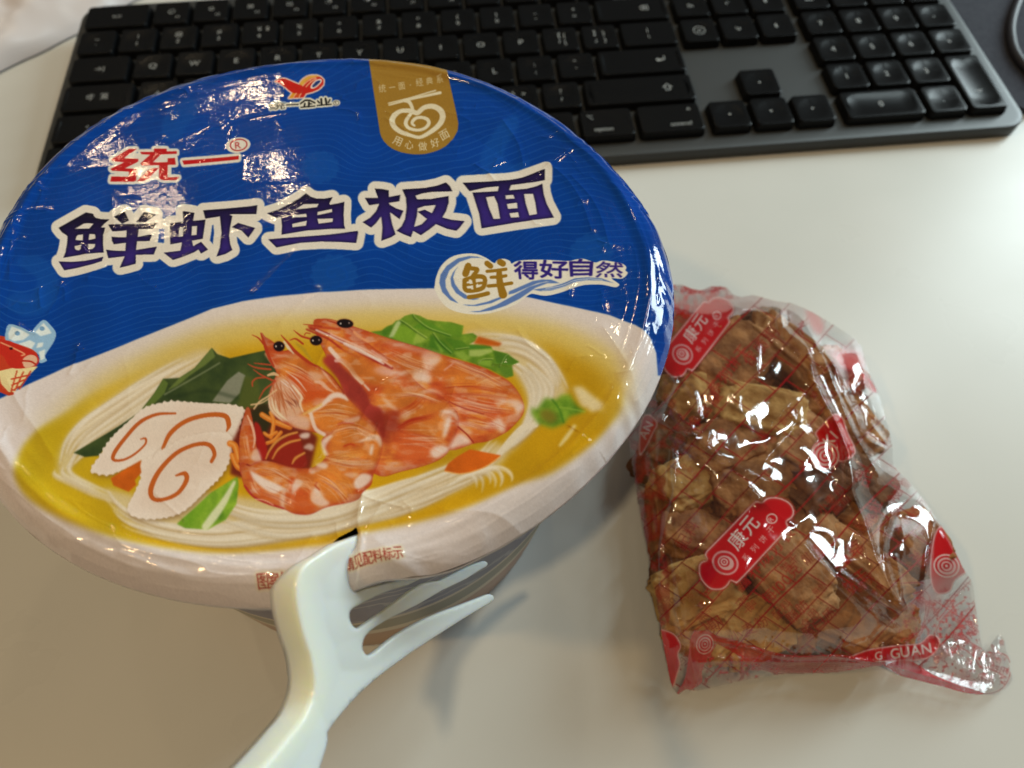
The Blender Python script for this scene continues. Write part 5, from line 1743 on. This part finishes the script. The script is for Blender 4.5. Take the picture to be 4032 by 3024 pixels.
BIS = [
    (2860, 1450, 18, (27, 19, 14), 40, "brown", "block", "brown biscuit with cross ridges just right of the upper red name plate"),
    (3090, 1390, 20, (27, 11, 11), -58, "tan", "stick", "pale ridged finger biscuit near the bag's upper right shoulder"),
    (2700, 1570, 18, (15, 15, 14), 0, "yellow", "ball", "round glossy yellow-brown biscuit below the upper red name plate"),
    (2990, 1640, 20, (25, 15, 13), -20, "yellow", "lump", "large plain tan biscuit in the middle of the bag's upper half"),
    (2850, 1760, 18, (21, 16, 13), 25, "brown", "lump", "knobbly brown biscuit left of the broad tan one in mid bag"),
    (3120, 1770, 18, (20, 15, 13), 60, "tan", "lump", "rough tan biscuit below the red plate with the round emblem at mid right"),
    (2625, 1720, 14, (18, 12, 12), 80, "dark", "lump", "dark brown biscuit tucked at the bag's left edge beneath the lid"),
    (2715, 1900, 16, (20, 14, 12), 20, "yellow", "lump", "orange-yellow biscuit in the left middle of the bag"),
    (2640, 2060, 12, (22, 11, 12), 85, "brown", "stick", "upright brown biscuit along the bag's lower left edge"),
    (2960, 1930, 18, (22, 15, 12), 10, "brown", "lump", "brown biscuit directly above the lower red name plate"),
    (3200, 1930, 18, (18, 15, 13), 30, "dark", "block", "darkest squarish biscuit right of centre under the film folds"),
    (2720, 2120, 14, (18, 14, 12), -20, "brown", "lump", "brown biscuit left of the lower red name plate"),
    (3190, 2090, 18, (16, 12, 12), 70, "tan", "ball", "small tan biscuit at the upper right end of the lower name plate"),
    (2740, 2330, 14, (19, 14, 12), 15, "yellow", "block", "pale yellow biscuit under the lower left end of the name plate"),
    (3090, 2270, 18, (23, 16, 13), -62, "tan", "lump", "largest sandy knobbly biscuit right below the lower name plate"),
    (3360, 2230, 16, (25, 11, 11), -52, "brown", "stick", "long brown finger biscuit under the main bright fold"),
    (2760, 2480, 10, (17, 13, 11), -30, "yellow", "lump", "yellow biscuit in the bag's bottom left corner"),
    (2960, 2470, 11, (18, 14, 11), 20, "yellow", "block", "golden biscuit in the middle of the bag's bottom row"),
    (3270, 2450, 11, (24, 11, 10), -30, "brown", "stick", "sugared brown finger biscuit along the bag's bottom right"),
    (3440, 2420, 9, (19, 12, 9), -38, "brown", "block", "flat wedge of brown biscuit at the bottom right tip of the pile"),
    (3592, 2150, 10, (12.5, 15.5, 12), 8, "brown", "block", "separate rounded brown block biscuit in the bag's right pocket"),
    (3285, 1480, 15, (16, 12, 11), -60, "pink", "lump", "pinkish biscuit behind film at the bag's upper right edge"),
    (3340, 1690, 14, (18, 12, 12), -70, "tan", "lump", "greyish tan biscuit against the bag's right side"),
    (3365, 1900, 14, (18, 12, 12), -60, "dark", "lump", "dark biscuit low on the right side behind white film glare"),
    (2670, 1340, 12, (16, 12, 11), 40, "brown", "lump", "brown biscuit behind the upper red name plate"),
    (3000, 1290, 12, (16, 12, 10), 10, "dark", "ball", "small dark round biscuit at the very top of the bag"),
    (2670, 2250, 12, (15, 12, 11), 60, "dark", "lump", "dark biscuit at left between the two yellow biscuits"),
    (3230, 1560, 14, (17, 12, 12), 30, "brown", "lump", "brown biscuit under the first white fold at upper right"),
]
for i, (x, y, z, s, r, kd, shp, lab) in enumerate(BIS):
    biscuit(x, y, z, tuple(v * 1.16 for v in s), r, kd, shp, lab, i + 1)
UNDER = [(2750, 1640), (2920, 1560), (3060, 1520), (3170, 1680), (2780, 1820), (3060, 1840), (3280, 1790), (2800, 2010), (3060, 2040), (3260, 2010), (2870, 2250), (3220, 2330), (2860, 2390), (3120, 2400), (2690, 1450), (2780, 1480), (2630, 1850), (3330, 2060)]
for i, (x, y) in enumerate(UNDER):
    biscuit(x, y, 8, (22, 17, 12), RNG.uniform(0, 180), ("dark", "brown")[i % 2], "lump", "brown biscuit half hidden beneath the others in the bag", 60 + i)  # alternate lower pieces take the dark colour, deepening the shade inside the pile

# --- film: top and bottom sheets welded along the outline
st = 2.5
gx, gy = np.meshgrid(np.arange(2450, 4012, st), np.arange(1100, 2756, st), indexing='ij')
NU, NV = gx.shape
GP = np.stack([gx.ravel(), gy.ravel()], 1)
sub_d, sub_i = poly_dist(GP, catmull(OUTB, 2, True))
cd, ci = poly_dist(GP, catmull(CONT, 2, True))
dm = np.where(sub_i, sub_d, 0) / 13.2
cdm = np.where(ci, cd, -cd) / 13.2
hm = 7 + 27 * (1 - np.exp(-np.clip(cdm + 3, 0, None) / 8.0))
hm = gauss(hm.reshape(NU, NV), 10.0).ravel()
ztop = 2.2 + (hm - 2.2) * np.sqrt(np.clip(1 - (1 - np.clip(dm / 8, 0, 1)) ** 2, 0, 1))


def gnoise(cell, seed, o=2, an=(1, 1)):
    return (vnoise(NU, NV, cell / st, seed, o, an) - 0.5).ravel()


inn = np.clip(dm / 5, 0, 1)
wr = 1.6 * gnoise(320, 301, 2) + 0.25 * gnoise(110, 302, 2)
wr += 0.25 * np.exp(-np.abs(gnoise(260, 303, 2)) / 0.035)
wr *= 0.25 + 0.75 * inn
FOLDS = [(zb1, "1240,330 1260,530 1440,690 1480,900 1580,1100 1680,1300 1750,1500 1765,1659", 3.4, 20), (zb1, "1260,380 1380,450 1450,560 1500,660 1560,780 1650,1000 1750,1250 1950,1600", 3.2, 22), (zb1, "1550,700 1640,830 1690,1000 1790,1180 1870,1340 2020,1420", 2.6, 16),
         (zb1, "1420,395 1650,500 1800,640 1850,800 1855,980 1930,1150", 2.4, 14), (zb1, "1830,1000 1900,1060 1940,1180 1900,1230 1990,1350 2030,1410", 2.0, 12), (zb1, "900,370 960,400 1100,420 1150,425", 2.0, 14), (zb1, "480,1130 520,1190 590,1245", 2.2, 14), (zb1, "380,1200 480,1280 600,1310 720,1290 710,1370", 2.0, 16),
         (zb1, "470,900 490,960 440,1060 385,1190", 2.0, 14), (zb1, "510,890 600,970 640,1080 640,1170", 1.6, 12), (zb1, "600,1320 800,1460 950,1560 1150,1650", 2.6, 30), (zb1, "475,1430 478,1560 480,1659", 1.8, 12), (zb1, "1340,1060 1250,1160 1170,1240", 1.6, 14), (zb1, "1080,660 1075,860 1200,800", 1.2, 10),
         (zb2, "1240,0 1265,120 1270,200 1350,400 1400,560 1480,720 1535,815", 5.4, 26), (zb2, "1005,480 1070,560 1200,690 1350,830 1490,915", 4.6, 26), (zb2, "1200,630 1300,700 1450,790 1540,815", 2.0, 14), (zb2, "610,110 700,160 760,230", 2.4, 24), (zb2, "1490,300 1440,470 1450,640 1500,780", 2.0, 12),
         (zb2, "1715,370 1680,550 1650,750 1630,870", 2.2, 12), (zb2, "1500,60 1600,180 1720,350 1800,480 1870,600", 1.6, 10), (zb2, "295,840 320,930 335,1000", 1.6, 10), (zb2, "285,60 285,200 215,480 210,700", 1.8, 14), (zb2, "1505,545 1530,700 1535,800", 1.6, 9), (zb2, "1670,880 1800,1100 1960,1200 2060,1240", 1.6, 14), (zb2, "1490,1150 1660,1200 1900,1270 2100,1300", 2.0, 14),
         (zb2, "420,1130 600,1120 900,1130 1200,1130 1450,1150", 1.8, 14), (zb2, "500,1010 700,1050 900,1100 1150,1095 1400,1130", 1.4, 10)]
for k, (z, p, amp, w) in enumerate(FOLDS):
    L = catmull(pts(p, z), 3)
    if k < 5:                                                # the long folds down the right side stand highest
        amp, w = amp * 1.7, w * 1.5
    wr += 1.0 * amp * tent(GP, L, w * 0.9) * (0.4 + 0.6 * inn)
for cell, slope, sd in ((210, 0.07, 11), (80, 0.025, 12)):   # crumpled facets
    rc = np.random.default_rng(sd)
    lo_, hi_ = GP.min(0), GP.max(0)
    n_c = int((hi_ - lo_).prod() / cell ** 2)
    cc = lo_ + rc.random((n_c, 2)) * (hi_ - lo_)
    f1 = np.full(len(GP), 1e9)
    for c in cc:
        f1 = np.minimum(f1, np.hypot(GP[:, 0] - c[0], (GP[:, 1] - c[1]) * 0.8))
    wr -= slope * gauss(f1.reshape(NU, NV), 2.0).ravel() / 13.2 - slope * cell * 0.3 / 13.2
# many small random crinkles
for k in range(14):
    c = OUTB.mean(0) + RNG.normal(0, 1, 2) * np.array([330, 420])
    an_ = RNG.normal(1.1, 0.7)
    L_ = RNG.uniform(60, 240)
    q = c + np.linspace(-.5, .5, 6)[:, None] * L_ * np.array([math.cos(an_), math.sin(an_)]) + RNG.normal(0, 10, (6, 2))
    near = (np.abs(GP - c) < 260).all(1)
    tmp = np.zeros(len(GP))
    tmp[near] = tent(GP[near], q, 9)
    wr += RNG.uniform(0.1, 0.4) * tmp
for k in range(46):                                         # gathers across the bottom seam
    x = 2640 + k * 29 + RNG.uniform(-8, 8)
    q = np.array([[x, 2540 + RNG.uniform(-30, 30)], [x + RNG.uniform(-20, 20), 2620], [x + RNG.uniform(-30, 30), 2720]])
    near = (np.abs(GP[:, 0] - x) < 70) & (GP[:, 1] > 2440)
    tmp = np.zeros(len(GP))
    tmp[near] = tent(GP[near], q, 8)
    wr += RNG.uniform(0.3, 1.0) * tmp
# the film lies over the biscuits
ev = np.zeros((NU // 3 + 2, NV // 3 + 2))
for L in LUMPS:
    q = ((project(L) - GP[0]) / (st * 3)).astype(int)
    ok = (q[:, 0] >= 0) & (q[:, 1] >= 0) & (q[:, 0] < ev.shape[0]) & (q[:, 1] < ev.shape[1])
    np.maximum.at(ev, (q[ok, 0], q[ok, 1]), L[ok, 2])
for _ in range(7):
    p_ = np.pad(ev, 1)
    ev = np.max([p_[a:a + ev.shape[0], b:b + ev.shape[1]] for a in range(3) for b in range(3)], 0)
ev = gauss(ev, 6.5)
ii, jj = np.meshgrid(np.arange(NU) / 3.0, np.arange(NV) / 3.0, indexing='ij')
i0, j0 = ii.astype(int), jj.astype(int)
fi, fj = ii - i0, jj - j0
env = (ev[i0, j0] * (1 - fi) * (1 - fj) + ev[i0 + 1, j0] * fi * (1 - fj) + ev[i0, j0 + 1] * (1 - fi) * fj + ev[i0 + 1, j0 + 1] * fi * fj).ravel() + 0.9
ztop = 0.5 * (ztop + env) + 0.5 * np.sqrt((ztop - env) ** 2 + 4.0)
ztop = np.maximum(ztop + wr * np.clip(dm / 2.0, 0.0, 1), 1.2)
zbot = 0.35 + 1.6 * (1 - np.clip(dm / 4, 0, 1)) + np.clip(0.5 * gnoise(80, 305), -0.2, 0.5)
RAY = np.stack([(GP[:, 0] - 2016) / FPX, (GP[:, 1] - 1512) / FPX, np.ones(len(GP))], 1) @ CAM_R
VT = CAM_C + RAY * ((ztop - CAM_C[2]) / RAY[:, 2])[:, None]
VB = CAM_C + RAY * ((np.minimum(zbot, ztop - 0.4) - CAM_C[2]) / RAY[:, 2])[:, None]
ink = B.sample(GP)
F = grid_faces(NU, NV)
F = F[sub_i[F].all(1)]
used = np.unique(F)
rm = np.full(len(GP), -1)
rm[used] = np.arange(len(used))
F = rm[F]
alpha_t = ink[used, 3]
cols_t = np.c_[s2l(ink[used, :3]), alpha_t]


def film_mat(name, gain, tint):
    m = bpy.data.materials.new(name)
    m.use_nodes = True
    nt = m.node_tree
    for n in list(nt.nodes):
        nt.nodes.remove(n)
    out = nt.nodes.new('ShaderNodeOutputMaterial')
    at_ = nt.nodes.new('ShaderNodeVertexColor')
    at_.layer_name = "ink"
    bp, _ = add_bump(nt, None, 230.0, 0.10, 0.0005, 2.0)
    tr = nt.nodes.new('ShaderNodeBsdfTransparent')
    tr.inputs[0].default_value = (*tint, 1)
    gl = nt.nodes.new('ShaderNodeBsdfGlossy')
    gl.inputs['Roughness'].default_value = 0.06
    nt.links.new(bp, gl.inputs['Normal'])
    lw = nt.nodes.new('ShaderNodeLayerWeight')
    nt.links.new(bp, lw.inputs['Normal'])
    pw = nt.nodes.new('ShaderNodeMath')
    pw.operation = 'POWER'
    pw.inputs[1].default_value = 3.0
    nt.links.new(lw.outputs['Facing'], pw.inputs[0])
    mu = nt.nodes.new('ShaderNodeMath')
    mu.operation = 'MULTIPLY_ADD'
    mu.use_clamp = True
    mu.inputs[1].default_value = 0.65
    mu.inputs[2].default_value = gain
    nt.links.new(pw.outputs[0], mu.inputs[0])
    mix = nt.nodes.new('ShaderNodeMixShader')
    nt.links.new(mu.outputs[0], mix.inputs[0])
    nt.links.new(tr.outputs[0], mix.inputs[1])
    nt.links.new(gl.outputs[0], mix.inputs[2])
    df = nt.nodes.new('ShaderNodeBsdfDiffuse')
    nt.links.new(at_.outputs['Color'], df.inputs['Color'])
    tl = nt.nodes.new('ShaderNodeBsdfTranslucent')
    nt.links.new(at_.outputs['Color'], tl.inputs['Color'])
    m1 = nt.nodes.new('ShaderNodeMixShader')
    m1.inputs[0].default_value = 0.25
    nt.links.new(df.outputs[0], m1.inputs[1])
    nt.links.new(tl.outputs[0], m1.inputs[2])
    m3 = nt.nodes.new('ShaderNodeMixShader')
    nt.links.new(mu.outputs[0], m3.inputs[0])
    nt.links.new(m1.outputs[0], m3.inputs[1])
    nt.links.new(gl.outputs[0], m3.inputs[2])
    m2 = nt.nodes.new('ShaderNodeMixShader')
    nt.links.new(at_.outputs['Alpha'], m2.inputs[0])
    nt.links.new(mix.outputs[0], m2.inputs[1])
    nt.links.new(m3.outputs[0], m2.inputs[2])
    nt.links.new(m2.outputs[0], out.inputs['Surface'])
    return m


m_film = film_mat("clear_printed_film", 0.075, (0.965, 0.958, 0.958))
bagc = VT[used].mean(0)
bag = empty("biscuit_bag", (bagc[0], bagc[1], 0))
tag(bag, "crinkled clear plastic bag of brown biscuits printed with red name plates", "snack bag")
mesh_np("front_film", VT[used], F, m_film, bag, cols=cols_t)
cb = cols_t.copy()
cb[:, :3] = s2l(np.array((200, 40, 44)) / 255)
cb[:, 3] = np.clip((vnoise(NU, NV, 60, 401, 3).ravel()[used] - 0.5) * 1.2, 0, 0.25)
mesh_np("back_film", VB[used], F[:, ::-1], m_film, bag, cols=cb)

# ------------------------------------------------------------------ background things
m_mat, nt, b = principled("navy_grey_felt", (0.028, 0.03, 0.040), 0.9, spec=0.2)
noise_color(nt, b, [(0.35, (0.024, 0.026, 0.036)), (0.65, (0.034, 0.036, 0.047))], 420.0, 5)
add_bump(nt, b, 1800.0, 0.5, 0.0004)
bm = bmesh.new()
q = rrect(300, 300, 14, 8) + np.array([581, 40])
vs = [bm.verts.new((x, y, 0.15)) for x, y in q]
f = bm.faces.new(vs)
r = bmesh.ops.extrude_face_region(bm, geom=[f])
bmesh.ops.translate(bm, verts=[v for v in r['geom'] if isinstance(v, bmesh.types.BMVert)], vec=(0, 0, 3.0))
bmesh.ops.recalc_face_normals(bm, faces=bm.faces[:])
o = mesh_bm("desk_mat", bm, m_mat, smooth=False)
tag(o, "dark navy felt desk mat at the right beyond the keyboard", "desk mat")
m_cab, nt, b = principled("black_cable_rubber", (0.022, 0.022, 0.028), 0.5)
cp = catmull(np.array([[520, 30, 5.2], [470, -30, 5.2], [452, -62, 5.2], [450, -85, 5.2], [455, -98, 5.2], [470, -108, 5.2], [500, -112, 4.6], [560, -112, 4.6]]), 8)
V = []
for i, p in enumerate(cp):
    t = cp[min(i + 1, len(cp) - 1)] - cp[max(i - 1, 0)]
    t /= np.linalg.norm(t)
    n = np.array([-t[1], t[0], 0])
    n /= np.linalg.norm(n)
    for k in range(10):
        a_ = 2 * math.pi * k / 10
        V.append(p + 2.0 * (math.cos(a_) * n + math.sin(a_) * np.array([0, 0, 1])))
i, k = np.meshgrid(np.arange(len(cp) - 1), np.arange(10), indexing='ij')
F = np.stack([i * 10 + k, i * 10 + (k + 1) % 10, (i + 1) * 10 + (k + 1) % 10, (i + 1) * 10 + k], -1).reshape(-1, 4)
o = mesh_np("cable", np.array(V), F, m_cab)
tag(o, "thin dark cable curling over the desk mat at the right edge", "cable")

# crumpled white wrapper at the back left
m_wrap, nt, b = principled("white_translucent_wrap", (0.62, 0.58, 0.57), 0.3)
geo_ = nt.nodes.new('ShaderNodeTexCoord')
sp_ = nt.nodes.new('ShaderNodeSeparateXYZ')
rp_ = nt.nodes.new('ShaderNodeValToRGB')
rp_.color_ramp.elements[0].position, rp_.color_ramp.elements[0].color = 0.20, (0.40, 0.12, 0.13, 1)
rp_.color_ramp.elements[1].position, rp_.color_ramp.elements[1].color = 0.42, (0.60, 0.56, 0.56, 1)
nt.links.new(geo_.outputs['Generated'], sp_.inputs[0])
nt.links.new(sp_.outputs['X'], rp_.inputs['Fac'])
nt.links.new(rp_.outputs['Color'], b.inputs['Base Color'])
n_ = 70
u, v = np.meshgrid(np.linspace(0, 1, n_), np.linspace(0, 1, n_), indexing='ij')
wn = vnoise(n_, n_, 16, 501, 3)
edge_ = np.minimum(np.minimum(u, 1 - u), np.minimum(v, 1 - v))
hz_ = 1.0 + 26 * np.sqrt(np.clip(edge_ * 2.2, 0, 1)) * (0.5 + 0.9 * wn)
A_, B_ = np.array([-62.0, -40.0]), np.array([36.0, 62.0])
ax = (B_ - A_)
nrm = np.array([-ax[1], ax[0]]) / np.linalg.norm(ax)
X = A_[0] + u * ax[0] + v * nrm[0] * 110 + 5 * (vnoise(n_, n_, 12, 502, 2) - .5)
Y = A_[1] + u * ax[1] + v * nrm[1] * 110 + 5 * (vnoise(n_, n_, 12, 503, 2) - .5)
V = np.stack([X, Y, hz_], -1).reshape(-1, 3)
Vb = V.copy()
Vb[:, 2] = 0.3
F = grid_faces(n_, n_)
o = mesh_np("wrapper", np.vstack([V, Vb]), np.vstack([F, F[:, ::-1] + len(V)]), m_wrap)
tag(o, "crumpled whitish plastic wrapper with a red corner at the back left of the desk", "wrapper")
